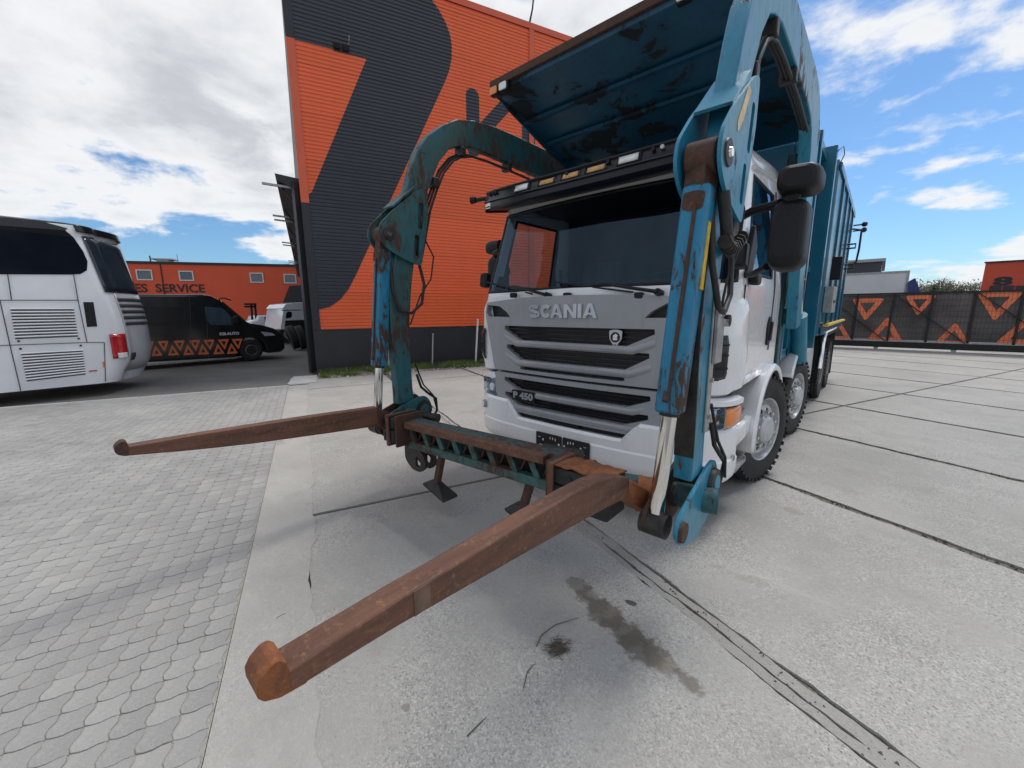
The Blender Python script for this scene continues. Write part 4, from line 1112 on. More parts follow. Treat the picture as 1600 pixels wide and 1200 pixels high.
# ------------------------------------------------------------------ trees
def leaf_cloud(mb, c, rad, n, s, rnd_, flat=1.0):
    for _ in range(n):
        while True:
            p = Vector((rnd_.uniform(-1, 1), rnd_.uniform(-1, 1), rnd_.uniform(-1, 1)))
            if p.length < 1: break
        q = c + Vector((p.x * rad, p.y * rad, p.z * rad * flat))
        a = Vector((rnd_.gauss(0, 1), rnd_.gauss(0, 1), rnd_.gauss(0, 1))).normalized(); b = a.orthogonal().normalized(); k = s * rnd_.uniform(.6, 1.4)
        mb.add([q - a * k, q + b * k * .6, q + a * k, q - b * k * .6], [(0, 1, 2, 3)])
def birch(loc, h, label, group, seed):
    r = random.Random(seed)
    t = tag(empty('birch_tree', loc), label, 'tree', group)
    mb = MB(); mb.tube([(0, 0, 0), (.1, 0, h * .5), (.0, .1, h * .95)], [h * .022, h * .014, h * .004], 6); crown = MB(); limbs = []
    for k in range(16):
        z = h * r.uniform(.35, .95); a = r.uniform(0, 2 * pi); l = h * .26 * (1.15 - z / h)
        e = Vector((cos(a) * l, sin(a) * l, z + l * .9)); mb.tube([(0.06, 0, z), e], [h * .006, h * .002], 4); limbs.append(e)
    mb.build('trunk', 'bark', t)
    for e in limbs: leaf_cloud(crown, e, h * .10, 130, h * .009, r, 1.1)
    leaf_cloud(crown, Vector((0, 0, h * .9)), h * .08, 110, h * .009, r, 1.6)
    crown.build('crown', 'leaf_olive', t, fixn=False)
def spruce(loc, h, label, group, seed):
    r = random.Random(seed)
    t = tag(empty('spruce_tree', loc), label, 'tree', group)
    mb = MB(); mb.tube([(0, 0, 0), (0, 0, h)], [h * .018, h * .003], 6); mb.build('trunk', 'bark', t)
    crown = MB()
    for k in range(420):
        z = h * (0.12 + .88 * (1 - sqrt(r.random()))); R_ = (h - z) * .20 + .1; a = r.uniform(0, 2 * pi); l = R_ * r.uniform(.5, 1)
        d = Vector((cos(a), sin(a), -.25)); s = Vector((-sin(a), cos(a), 0)) * (.10 + .04 * l) * 2
        p = Vector((0, 0, z)) + d * l * .25; crown.add([p, p + d * l * .6 + s, p + d * l, p + d * l * .6 - s], [(0, 1, 2, 3)])
    crown.build('crown', 'conifer', t, fixn=False)
r = random.Random(9)
for k in range(26):
    u = 1432 + k * 4.6 + r.uniform(-2, 2); Y = r.uniform(74, 95)
    p = at(u, 480, y=Y); zt_ = at(u, 447 - (14 * max(0, 1 - abs(u - 1462) / 14)) + r.uniform(-6, 4), y=Y).z
    if k % 3 == 1: birch((p.x, Y, 0), zt_, 'thin leafed birch in the wood beyond the gate', 'trees of the wood beyond the gate', k)
    else: spruce((p.x, Y, 0), zt_, 'dark spruce in the wood beyond the gate', 'trees of the wood beyond the gate', k)
mb = MB(); r = random.Random(4)
for k in range(420):
    x = r.uniform(-5, 45); leaf_cloud(mb, Vector((x, r.uniform(96, 104), r.uniform(.5, 5.5))), 1.5, 60, .17, r, .9)
o = mb.build('far_wood', 'leaf_green', fixn=False); o['kind'] = 'stuff'; o['label'] = 'far green wood closing the view beyond the gate'; o['category'] = 'wood'
p = dpt(452, 430, 52); birch((p.x, p.y, 0), at(452, 411, x=p.x).z, 'bare crowned tree showing above the workshop roof near the hall corner', None, 77)

# ================================================================== the refuse truck (front faces -Y)
TR = tag(empty('refuse_truck', (0, 0, 0)), 'white and teal front loading refuse truck with rusty forks lowered in front', 'truck')
def fp(u, v, y=0.0): p = at(u, v, y=y); return (p.x, p.z)
YREAR = 1.78
BOW, RC = 0.10, 0.16
def dims(z):
    if z <= 1.76: return 1.20, 0.10
    if z <= 2.62: t = (z - 1.76) / 0.86; return 1.20 - 0.075 * t, 0.10 + 0.25 * t
    t = (z - 2.62) / 0.22; return 1.125 - 0.16 * t * t, 0.35 + 0.14 * t * t
NF, NC = 10, 6
SIDEF = [0.0, 0.08, 0.20, 0.32, 0.44, 0.56, 0.68, 0.82, 1.0]
def half_row(z, off=0.0):
    W_, yf = dims(z); r = RC; pts = []
    for i in range(NF + 1):
        x = (W_ - r) * i / NF; pts.append((x, yf + BOW * (x / W_) ** 2))
    yb_ = pts[-1][1]
    for i in range(1, NC + 1):
        t = pi / 2 * i / NC; pts.append((W_ - r + r * sin(t), yb_ + r * (1 - cos(t))))
    yc = yb_ + r
    for f in SIDEF[1:]: pts.append((W_, yc + f * (YREAR - yc)))
    if off:
        out = []
        for i, (x, y) in enumerate(pts):
            a, b = pts[max(i - 1, 0)], pts[min(i + 1, len(pts) - 1)]; d = Vector((b[0] - a[0], b[1] - a[1])).normalized()
            out.append((x + d.y * off, y - d.x * off))
        pts = out
    return pts
def cab_rows(zs_, off=0.0):
    rows = []
    for z in zs_:
        h = half_row(z, off)
        zadd = 0.0
        rows.append([Vector((-x, y, z)) for x, y in reversed(h[1:])] + [Vector((x, y, z)) for x, y in h])
    return rows
HN = NF + NC + len(SIDEF) - 1                 # index of the centre column
CZ = [1.05, 1.2, 1.4, 1.6, 1.74, 1.80, 1.87] + [1.87 + 0.69 * i / 6 for i in range(1, 7)] + [2.60, 2.66, 2.72, 2.77, 2.81, 2.84]
rows = cab_rows(CZ)
for r_ in rows:
    for p in r_:
        if p.z > 2.6: p.z += (p.y - 0.4) * 0.085 * min(1, (p.z - 2.6) / .1)
mb = MB(); ncol = len(rows[0])
ws_lo, ws_hi = CZ.index(1.80), 12
sw_lo, sw_hi = 6, 12
wcol = NF + 4
def is_hole(i, j):
    k = abs(j + 0.5 - HN)
    if ws_lo <= i < ws_hi and k < wcol: return True
    f0 = NF + NC + 1; f1_ = NF + NC + 6
    if sw_lo <= i < sw_hi and f0 <= k < f1_: return True
    return False
vs = [p for r_ in rows for p in r_]
fs = [(i * ncol + j, i * ncol + j + 1, (i + 1) * ncol + j + 1, (i + 1) * ncol + j) for i in range(len(rows) - 1) for j in range(ncol - 1) if not is_hole(i, j)]
mb.add(vs, fs)
# roof cap and rear wall
top = rows[-1]; c = [Vector((p.x * .55, 0.7 + (p.y - .7) * .75, p.z + .035)) for p in top]; c2 = [Vector((p.x * .1, 1.1 + (p.y - 1.1) * .4, p.z + .045)) for p in top]
mb.grid([top, c, c2])
for i in range(len(rows) - 1):
    a, b = rows[i], rows[i + 1]; mb.add([a[0], a[-1], b[-1], b[0]], [(0, 1, 2, 3)])
mb.add([top[0], top[-1], c[-1], c[0]], [(0, 1, 2, 3)]); mb.add([c[0], c[-1], c2[-1], c2[0]], [(0, 1, 2, 3)])
cab = mb.build('cab', 'white_paint', TR, smooth=35)
def patch(i0, i1, j0, j1, off, name, mat, parent=cab, sub=1, smooth=60):
    rw = cab_rows(CZ, off)
    m = MB(); m.grid([r_[j0:j1 + 1] for r_ in rw[i0:i1 + 1]]); return m.build(name, mat, parent, smooth=smooth), [r_[j0:j1 + 1] for r_ in rw[i0:i1 + 1]]
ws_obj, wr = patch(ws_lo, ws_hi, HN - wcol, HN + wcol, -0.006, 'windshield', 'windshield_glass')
def seal(rw, name, r=0.013):
    loop = rw[0] + [x[-1] for x in rw[1:]] + list(reversed(rw[-1]))[1:] + [x[0] for x in reversed(rw[:-1])]
    m = MB(); m.tube(loop, r, 6); return m.build(name, 'black_plastic', cab, smooth=60)
seal(wr, 'windshield_seal', 0.016)
for s in (-1, 1):
    j0 = HN + s * (NF + NC + 1); j1 = HN + s * (NF + NC + 6)
    o, rw = patch(sw_lo, sw_hi, min(j0, j1), max(j0, j1), -0.006, 'door_window', 'side_glass')
    seal(rw, 'window_seal', 0.014)
    x = s * 1.203
    m = MB(); m.tube([(x, .40, 1.22), (x, .36, 1.5), (x, .39, 1.78)], .006, 5); m.build('door_gap', 'bus_gap', cab)
    m = MB(); m.tube([(x, 1.42, 1.25), (x, 1.44, 1.80), (s * 1.135, 1.46, 2.6)], .006, 5); m.build('door_gap', 'bus_gap', cab)
    m = MB(); m.prism(rounded([(1.28, 1.30), (1.40, 1.30), (1.42, 1.52), (1.34, 1.56), (1.27, 1.48)], .04), -.012, .012, YZ(s * 1.205)); h = m.build('door_handle', 'black_plastic', cab, bevel=.006)
    m = MB(); m.bar((s * 1.225, 1.33, 1.34), (s * 1.225, 1.36, 1.50), .03, .02, (1, 0, 0)); m.build('grip', 'gloss_black', h)
    # pressed line along the door, reflective tape
    m = MB(); m.box((s * 1.200 - .004, .44, 1.13), (s * 1.200 + .006, .64, 1.175)); m.build('reflective_tape', 'yellow_sticker', cab)
    m = MB(); m.box((s * 1.200 - .004, .40, 1.33), (s * 1.200 + .01, .46, 1.38)); m.build('side_badge', 'white_paint', cab, bevel=.008)
# drip rail over the door and A pillar fairing
    m = MB(); m.tube([(s * 1.135, .62, 2.60), (s * 1.125, 1.1, 2.66), (s * 1.115, 1.72, 2.71)], .018, 6); m.build('drip_rail', 'white_paint', cab, smooth=60)
    m = MB(); m.prism(rounded([(.36, 1.82), (.52, 1.84), (.62, 2.05), (.50, 2.2)], .03), -.02, .014, YZ(s * 1.195)); m.build('pillar_fairing', 'black_plastic', cab, bevel=.01)

# ---- interior
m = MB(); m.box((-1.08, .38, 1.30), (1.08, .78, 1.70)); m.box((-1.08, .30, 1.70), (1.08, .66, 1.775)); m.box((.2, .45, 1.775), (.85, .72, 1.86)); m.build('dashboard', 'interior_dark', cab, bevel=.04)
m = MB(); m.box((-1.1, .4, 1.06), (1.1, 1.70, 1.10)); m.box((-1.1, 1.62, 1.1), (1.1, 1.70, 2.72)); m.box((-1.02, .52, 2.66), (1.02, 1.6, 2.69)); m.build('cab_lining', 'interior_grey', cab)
for x, nm in ((.55, 'driver'), (-.55, 'passenger')):
    m = MB(); m.box((x - .25, .98, 1.42), (x + .25, 1.46, 1.58)); m.prism(rounded([(1.38, 1.55), (1.52, 1.55), (1.60, 2.16), (1.50, 2.18)], .04), x - .25, x + .25, YZ(0)); m.prism(rounded([(1.50, 2.18), (1.60, 2.18), (1.61, 2.42), (1.54, 2.42)], .03), x - .14, x + .14, YZ(0)); m.box((x - .12, 1.1, 1.1), (x + .12, 1.4, 1.42)); m.build('seat', 'interior_dark', cab, bevel=.03)
m = MB(); c0 = Vector((.55, .86, 1.83)); ax = Vector((0, -.45, -1)).normalized(); e1_ = Vector((1, 0, 0)); e2_ = ax.cross(e1_)
m.tube([c0 + (e1_ * cos(t) + e2_ * sin(t)) * .23 for t in [2 * pi * k / 28 for k in range(29)]], .018, 8)
for t in (0, pi, -pi / 2): m.bar(c0, c0 + (e1_ * cos(t) + e2_ * sin(t)) * .22, .05, .02, ax)
m.tube([c0, c0 + ax * .25], .05, 10); m.build('steering_wheel', 'black_plastic', cab, smooth=50)
m = MB(); m.box((-.35, .36, 1.775), (-.33, .38, 1.98)); m.box((-.37, .33, 1.775), (-.31, .40, 1.80)); m.build('antenna_mount', 'black_plastic', cab)

# ---- windscreen lower frame, wipers
def fy(x): return 0.02 + 0.085 * (x / 1.1) ** 2
def front(y0=0.0): return lambda p, q, d: (p, fy(p) + y0 + d, q)
CUTS = [-1.05 + .15 * k for k in range(15)]
m = MB(); m.plate([(-1.03, 1.70), (1.03, 1.70), (1.06, 1.735), (.6, 1.785), (0, 1.795), (-.6, 1.785), (-1.06, 1.735)], [], .0, .12, front(.03), CUTS); m.build('scuttle_panel', 'white_paint', cab, bevel=.008)
def wiper(pv, tip, k):
    m = MB(); p, t = Vector(pv), Vector(tip)
    m.tube([p, p + Vector((0, -.03, .0)), p.lerp(t, .45) + Vector((0, -.045, .02)), p.lerp(t, .62)], [.016, .014, .010, .007], 7)
    d = (t - p.lerp(t, .15)); m.bar(p.lerp(t, .22) + Vector((0, .0, -.02)), t + Vector((0, .0, 0)), .012, .03, (0, 1, 0))
    w = m.build('wiper', 'black_plastic', cab, smooth=40)
    m = MB(); m.cyl(p + Vector((0, .03, -.01)), p + Vector((0, -.035, .0)), .026, 12); m.build('wiper_pivot', 'black_plastic', w)
def onglass(u, v):
    t = .13; p = None
    for _ in range(4):
        p = at(u, v, y=t); W_, yf = dims(p.z); t = yf + BOW * (p.x / W_) ** 2 - .035
    return p
wiper(at(857, 461, y=.03), onglass(762, 441), 0)
wiper(at(1030, 456, y=.03), onglass(868, 441), 1)
for u in (802, 886, 998):
    p = at(u, 461, y=.02); m = MB(); m.prism(rrect(p.x - .035, p.z - .025, p.x + .035, p.z + .02, .015), -.012, .02, XZ(p.y)); m.build('washer_cap', 'black_plastic', cab, bevel=.004)

# ---- grille
def mir(pl): return [(-x, z) for x, z in reversed(pl)]
intake = [(.985, 1.672), (.80, 1.655), (.70, 1.60), (.655, 1.555), (.975, 1.558), (1.005, 1.60)]
def slot(x0, x1, z0, z1): return [(-x0, z1), (x0, z1), (x0 + .005, z1 - .035), (x1, z0), (-x1, z0), (-x0 - .005, z1 - .035)]
upper_slots = [slot(.73, .53, 1.345, 1.475), slot(.70, .52, 1.165, 1.30), slot(.52, .50, 1.075, 1.118)]
m = MB()
m.plate(rounded([(-1.0, 1.695), (-.5, 1.728), (0, 1.735), (.5, 1.728), (1.0, 1.695), (1.03, 1.60), (.955, 1.30), (.89, 1.045), (-.89, 1.045), (-.955, 1.30), (-1.03, 1.60)], .02, 2), [intake, mir(intake)] + upper_slots, -.035, .03, front(), CUTS)
ug = m.build('upper_grille', 'grille_paint', cab, bevel=.012)
low_slots = [slot(.73, .55, .880, .985), slot(.72, .53, .735, .840)]
m = MB(); m.plate(rounded([(-.885, 1.025), (.885, 1.025), (.86, .80), (.80, .70), (.66, .665), (-.66, .665), (-.80, .70), (-.86, .80)], .04, 3), low_slots, -.035, .03, front(-.01), CUTS)
lg = m.build('lower_grille', 'grille_paint', cab, bevel=.012)
m = MB(); m.plate([(-.84, .62), (.84, .62), (.86, 1.04), (1.0, 1.69), (-1.0, 1.69), (-.86, 1.04)], [], .034, .06, front(), CUTS); m.build('grille_backing', 'grille_dark', cab)
# fins: proud lower lip under each slot, and a mesh deep inside
for (x1, z0) in ((.58, 1.345), (.56, 1.165), (.60, .880), (.58, .735)):
    m = MB(); pts = []
    rowsx = [-x1 - .16, -x1, -x1 / 2, 0, x1 / 2, x1, x1 + .16]
    g = []
    for x in rowsx:
        k = 0 if abs(x) > x1 + .01 else 1; zz = z0 + (.06 if not k else 0)
        g.append([Vector((x, fy(x) - .036, zz - .002)), Vector((x, fy(x) - .036 - .022 * k, zz - .02)), Vector((x, fy(x) - .036 - .018 * k, zz - .045)), Vector((x, fy(x) - .034, zz - .06))])
    m.grid(g); m.build('grille_fin', 'grille_paint', ug if z0 > 1 else lg, smooth=40)
for z0, z1 in ((1.175, 1.29), (1.355, 1.465), (.745, .83), (.89, .975)):
    for k in range(3):
        z = z0 + (z1 - z0) * (k + .5) / 3
        m = MB(); g = [[Vector((x, fy(x) + .012, z - .004)), Vector((x, fy(x) + .012, z + .004))] for x in [-.7 + .2 * i for i in range(8)]]; m.grid(g); m.build('grille_slat', 'gloss_black', ug if z0 > 1 else lg, solid=.01)
def ribbon(path, w):
    L_, R_ = [], []
    for i, p in enumerate(path):
        a, b = Vector(path[max(i - 1, 0)]), Vector(path[min(i + 1, len(path) - 1)]); d = (b - a).normalized(); n = Vector((-d.y, d.x)) * w / 2
        L_.append(tuple(Vector(p) + n)); R_.append(tuple(Vector(p) - n))
    return L_ + list(reversed(R_))
def arc(cx, cz, rx, rz, a0, a1, n=14): return [(cx + rx * cos(radians(a0 + (a1 - a0) * i / n)), cz + rz * sin(radians(a0 + (a1 - a0) * i / n))) for i in range(n + 1)]
LH, LW, ST = .114, .124, .034                       # letter height, width, stroke
h2, q_ = LH / 2, ST / 2
letters = {'S': [ribbon(arc(LW / 2, LH * .735, LW * .40, LH * .265 - q_, 25, 200, 12) + arc(LW / 2, LH * .5, .02, .004, 170, 110, 2)[1:1] + [(LW * .32, LH * .555), (LW * .68, LH * .445)] + arc(LW / 2, LH * .265, LW * .40, LH * .265 - q_, 20, -155, 12), ST)],
           'C': [ribbon(arc(LW / 2, h2, LW * .5 - q_, h2 - q_, 42, 318, 26), ST)],
           'A': [[(0, 0), (LW * .38, LH), (LW * .66, LH), (LW * 1.04, 0), (LW * .76, 0), (LW * .69, LH * .20), (LW * .35, LH * .20), (LW * .28, 0)]],
           'N': [[(0, 0), (0, LH), (LW * .27, LH), (LW * .72, LH * .38), (LW * .72, LH), (LW, LH), (LW, 0), (LW * .73, 0), (LW * .28, LH * .62), (LW * .28, 0)]],
           'I': [rect(0, 0, LW * .28, LH)]}
hole_A = [(LW * .42, LH * .38), (LW * .62, LH * .38), (LW * .52, LH * .74)]
wd = {'S': LW, 'C': LW, 'A': LW * 1.04, 'N': LW, 'I': LW * .28}
tot = sum(wd[c_] for c_ in 'SCANIA') + .012 * 5
px0 = at(881, 486, y=0); cur = px0.x - tot / 2
fl_ = None
for c_ in 'SCANIA':
    m = MB()
    for pl in letters[c_]:
        m.plate([(p + cur, q + px0.z - h2) for p, q in pl], [[(p + cur, q + px0.z - h2) for p, q in hole_A]] if c_ == 'A' else [], -.052, -.034, front())
    m.build('letter', 'letter_silver', ug, bevel=.0015, seg=1); cur += wd[c_] + (-.016 if c_ == 'C' else .010)
# model plate on the lower grille
p = at(817, 619, y=-.03)
m = MB(); m.prism(rrect(p.x - .14, p.z - .048, p.x + .14, p.z + .048, .015), 0, .02, XZ(fy(p.x) - .065)); mp_ = m.build('model_plate', 'black_plastic', cab, bevel=.004)
me = text_mesh('P 450', .085, .003, .0032, 1.22); me.materials.append(MAT['letter_silver']); link('lettering', me, mp_, (p.x, fy(p.x) - .068, p.z), (pi / 2, 0, 0))
# round crest badge: shield with a dark disc and a pale emblem
p = at(960, 528, y=0); yb_ = fy(p.x) - .02
sh = rounded([(p.x - .055, p.z + .055), (p.x, p.z + .066), (p.x + .055, p.z + .055), (p.x + .052, p.z - .01), (p.x, p.z - .082), (p.x - .052, p.z - .01)], .012)
m = MB(); m.prism(sh, 0, .012, XZ(yb_)); bd = m.build('crest_badge', 'letter_silver', cab, bevel=.003)
m = MB(); m.prism(circ(p.x, p.z + .004, .040, 20), -.003, 0, XZ(yb_)); m.build('badge_disc', 'gloss_black', bd)
m = MB(); m.prism(rounded([(p.x - .018, p.z - .018), (p.x + .02, p.z - .018), (p.x + .016, p.z + .01), (p.x + .026, p.z + .016), (p.x + .006, p.z + .032), (p.x - .016, p.z + .02)], .006), -.005, -.0032, XZ(yb_)); m.build('badge_emblem', 'letter_white', bd)
m = MB(); m.prism([(p.x - .012, p.z - .05), (p.x + .012, p.z - .05), (p.x, p.z - .066)], -.003, 0, XZ(yb_)); m.build('badge_tip', 'red_lens', bd)

# ---- corner panels, headlights, bumper
def sweep(path, prof, name, mat, parent=cab, smooth=40, solid=0.0, bevel=0.0):
    """plan path of (x, y); prof(i, t) -> list of (z, outward offset)"""
    g = []
    for i, (x, y) in enumerate(path):
        a, b = path[max(i - 1, 0)], path[min(i + 1, len(path) - 1)]
        d = Vector((b[0] - a[0], b[1] - a[1])).normalized(); n = Vector((d.y, -d.x))
        g.append([Vector((x + n.x * o_, y + n.y * o_, z)) for z, o_ in prof(i, (x, y))])
    m = MB(); m.grid(g); return m.build(name, mat, parent, smooth=smooth, solid=solid)
def sm(path, k=3):
    """Catmull-Rom refinement of a plan path"""
    P_ = [Vector(p) for p in path]; out = []
    for i in range(len(P_) - 1):
        p0, p1, p2, p3 = P_[max(i - 1, 0)], P_[i], P_[i + 1], P_[min(i + 2, len(P_) - 1)]
        for j in range(k):
            t = j / k; out.append(tuple(0.5 * ((2 * p1) + (p2 - p0) * t + (2 * p0 - 5 * p1 + 4 * p2 - p3) * t * t + (3 * p1 - p0 - 3 * p2 + p3) * t ** 3)))
    return out + [tuple(P_[-1])]
for s in (1, -1):
    cp = sm([(s * .88, .15), (s * 1.04, .115), (s * 1.14, .155), (s * 1.195, .25), (s * 1.222, .36), (s * 1.225, .47)], 3)
    if s < 0: cp = list(reversed(cp))
    def cpf(i, p):
        ax = abs(p[0]); lo = 1.0 + (0.02 if ax > 1.2 else 0); hi = 1.70 + .04 * min(1, max(0, (ax - .95) / .2))
        return [(lo, -.04), (lo + .03, .0), (1.15, .018), (1.40, .012), (hi - .1, .0), (hi, -.04)]
    co_ = sweep(cp, cpf, 'corner_panel', 'white_paint', cab, 40, .02)
    q = sm([(s * 1.06, .095), (s * 1.12, .13), (s * 1.165, .185)], 3)
    if s < 0: q = list(reversed(q))
    sweep(q, lambda i, p: [(1.13, .012), (1.18, .03), (1.38, .03), (1.44, .012)], 'corner_vent', 'gloss_black', co_, 50, .01)
    for zz in (1.21, 1.30, 1.37): sweep(q, lambda i, p: [(zz, .034), (zz + .012, .038)], 'vent_blade', 'black_plastic', co_, 50, .01)
    # lamp pod: white top, reflector bowl, lens, amber end
    hp = sm([(s * .865, .045), (s * 1.0, .075), (s * 1.12, .13), (s * 1.19, .20), (s * 1.225, .30), (s * 1.235, .42)], 4)
    if s < 0: hp = list(reversed(hp))
    sweep(hp, lambda i, p: [(.945, -.03), (.95, .02), (.985, .02), (1.0, -.02), (1.0, -.10)], 'lamp_cover', 'white_paint', cab, 40, .015)
    def lens_part(a, b, name, mat, off, z0=.775, z1=.935, par=cab):
        pth = [p for p in hp if a <= p[1] <= b]
        return sweep(pth, lambda i, p: [(z0, off - .012), (z0 + .02, off), (z1 - .02, off), (z1, off - .012)], name, mat, par, 50, .006)
    hl = lens_part(.0, .205, 'headlight', 'lens_glass', .012)
    lens_part(.0, .205, 'reflector_bowl', 'chrome', -.045, .775, .935, hl)
    for (lx, ly, lr) in ((s * .945, .065, .055), (s * 1.08, .115, .048)):
        m = MB(); dv = Vector((s * .25, -1, 0)).normalized(); c_ = Vector((lx, ly - .005, .855)); m.tube([c_ - dv * .05, c_ - dv * .01, c_ + dv * .012], [lr, lr * 1.02, lr * .7], 18); m.build('projector', 'clear_lens', hl, smooth=50)
    lens_part(.20, .43, 'turn_signal', 'amber', .012, .785, .93)
bpath = sm([(-1.235, .43), (-1.235, .34), (-1.20, .22), (-1.13, .12), (-1.02, .05), (-.85, 0.0), (-.62, -.03), (-.5, -.04), (-.3, -.05), (0, -.055), (.3, -.05), (.5, -.04), (.62, -.03), (.85, 0.0), (1.02, .05), (1.13, .12), (1.20, .22), (1.235, .34), (1.235, .43)], 4)
def bz(x):
    ax = abs(x)
    return .625 if ax < .53 else (.77 if ax > .66 else .625 + .145 * (ax - .53) / .13)
def bprof(i, p):
    t = bz(p[0]); lo = .345
    return [(lo, -.10), (lo + .01, -.03), (lo + .05, .0), (.44, .008), (min(.53, t - .06), .008), (min(.545, t - .05), -.002), (min(.60, t - .04), -.002), (t - .02, .0), (t, -.02), (t, -.09)]
bumper = sweep(bpath, bprof, 'bumper', 'white_paint', TR, 30, .02)
m = MB(); m.plate([(-.62, .60), (.62, .60), (.70, .70), (-.70, .70)], [], .0, .03, lambda p, q, d: (p, fy(p) - .01 + d, q), CUTS); m.build('bumper_opening', 'grille_dark', bumper)
m = MB(); m.box((-.2, -.012, .622), (.14, .0, .675)); m.build('tow_cover', 'black_plastic', bumper, bevel=.004)
m = MB(); m.plate([(-1.0, .26), (1.0, .26), (1.0, .36), (-1.0, .36)], [], .04, .07, front(0), CUTS); m.build('underrun_bar', 'chassis_black', bumper)
pz = at(878, 697, y=-.07).z
for x0, x1 in ((at(838, 690, y=-.07).x, at(878, 697, y=-.07).x - .006), (at(878, 697, y=-.07).x + .006, at(921, 705, y=-.07).x)):
    m = MB(); m.prism(rrect(x0, pz - .082, x1, pz + .082, .008, 2), 0, .012, XZ(-.075)); pb = m.build('plate_holder', 'plate_black', bumper, bevel=.002)
    rr = random.Random(int(x0 * 100)); m = MB()
    for (a, b, w_, h_) in ((.15, .30, .10, .02), (.30, .16, .06, .10), (.22, -.22, .16, .016), (.34, -.26, .10, .016), (.62, -.34, .05, .20), (.70, -.34, .05, .20), (.76, -.30, .04, .24), (.58, .36, .03, .12), (.68, .36, .03, .12), (.78, .32, .03, .14), (.92, -.1, .07, .34)):
        k = a if x0 < 0 and x1 < .05 else 1 - a
        cx_ = x0 + (x1 - x0) * k; cz_ = pz + .082 * b * 1.6; m.box((cx_ - w_ * .11, -.079, cz_ - h_ * .08), (cx_ + w_ * .11, -.0752, cz_ + h_ * .08))
    m.build('holder_print', 'letter_white', pb)
for s in (-1, 1):
    m = MB(); p = Vector((s * 1.06, .062, .66)); dv = Vector((s * .45, -1, 0)).normalized(); m.tube([p + dv * -.03, p + dv * .012, p + dv * .02], [.042, .042, .034], 18); fgl = m.build('fog_lamp', 'liner_grey', bumper, smooth=40)
    m = MB(); m.tube([p + dv * .021, p + dv * .024], .033, 18); m.build('fog_lens', 'clear_lens', fgl)
    m = MB(); p = Vector((s * 1.243, .33, .55)); m.cyl(p, p + Vector((s * .006, 0, 0)), .022, 14); m.build('bumper_plug', 'liner_grey', bumper)

# ---- steps and wheel housing
for s in (-1, 1):
    X = s * 1.0
    for (z, y0, y1, xo) in ((.80, .47, .90, 1.205), (.40, .46, .98, 1.225)):
        m = MB(); outl = rounded([(s * .93, y0), (s * xo, y0), (s * xo, y1 - .10), (s * (xo - .10), y1), (s * .93, y1)], .05)
        m.plate(outl, [], -.03, 0, XY(z)); st = m.build('step', 'step_grey', bumper, bevel=.005)
        m = MB()
        for k in range(9):
            yy = y0 + .03 + (y1 - y0 - .06) * k / 8
            m.bar((s * .95, yy, z + .006), (s * (xo - .03), min(y1 - .03, yy + .10), z + .006), .010, .012); m.bar((s * (xo - .03), yy, z + .006), (s * .95, min(y1 - .03, yy + .10), z + .006), .010, .012)
        m.build('tread_mesh', 'zinc', st)
    m = MB(); m.box((min(X * .93, X * .96), .44, .36), (max(X * .93, X * .96), .98, 1.10)); m.build('step_well', 'liner_grey', bumper)
    bpt = [(s * 1.233, .43), (s * 1.228, .70), (s * 1.222, .92)]
    if s < 0: bpt = list(reversed(bpt))
    sweep(bpt, lambda i, p: [(.60, -.06), (.61, 0), (.735, 0), (.75, -.03), (.75, -.22)], 'step_band', 'white_paint', bumper, 40, .01)
    sp = [(s * 1.225, .46), (s * 1.222, .70), (s * 1.215, .95)]
    if s < 0: sp = list(reversed(sp))
    sweep(sp, lambda i, p: [(1.05, -.03), (1.06, 0), (1.12, .003)], 'door_sill', 'white_paint', cab, 40, .01)

AX = [1.495, 3.44, 6.35, 7.70]
def fender(y, s, a0, a1, ri, ro, x0, x1, name, mat, n=22):
    g = []
    for k in range(n + 1):
        t = radians(a0 + (a1 - a0) * k / n); c_, n_ = cos(t), sin(t)
        P_ = lambda x, r: Vector((s * x, y + r * c_, .50 + r * n_))
        g.append([P_(x1, ri), P_(x1 + .008, ri + .012), P_(x1 + .008, ro - .02), P_(x1 - .012, ro), P_(x0, ro)])
    m = MB(); m.grid(g); return m.build(name, mat, TR, smooth=40, solid=.012)
for s in (-1, 1):
    fender(AX[0], s, 186, 12, .555, .622, .92, 1.262, 'front_fender', 'white_paint')
    fender(AX[1], s, 150, 25, .58, .63, .92, 1.23, 'second_fender', 'white_paint')
    for i, y in enumerate(AX):
        w_ = wheel(TR, (s * (1.25 - .165), y, .505), .512, .33, .29, 'alu' if i < 2 else 'dark', s)
        if i < 2: w_.rotation_euler = (0, 0, -radians((13, 8)[i]))
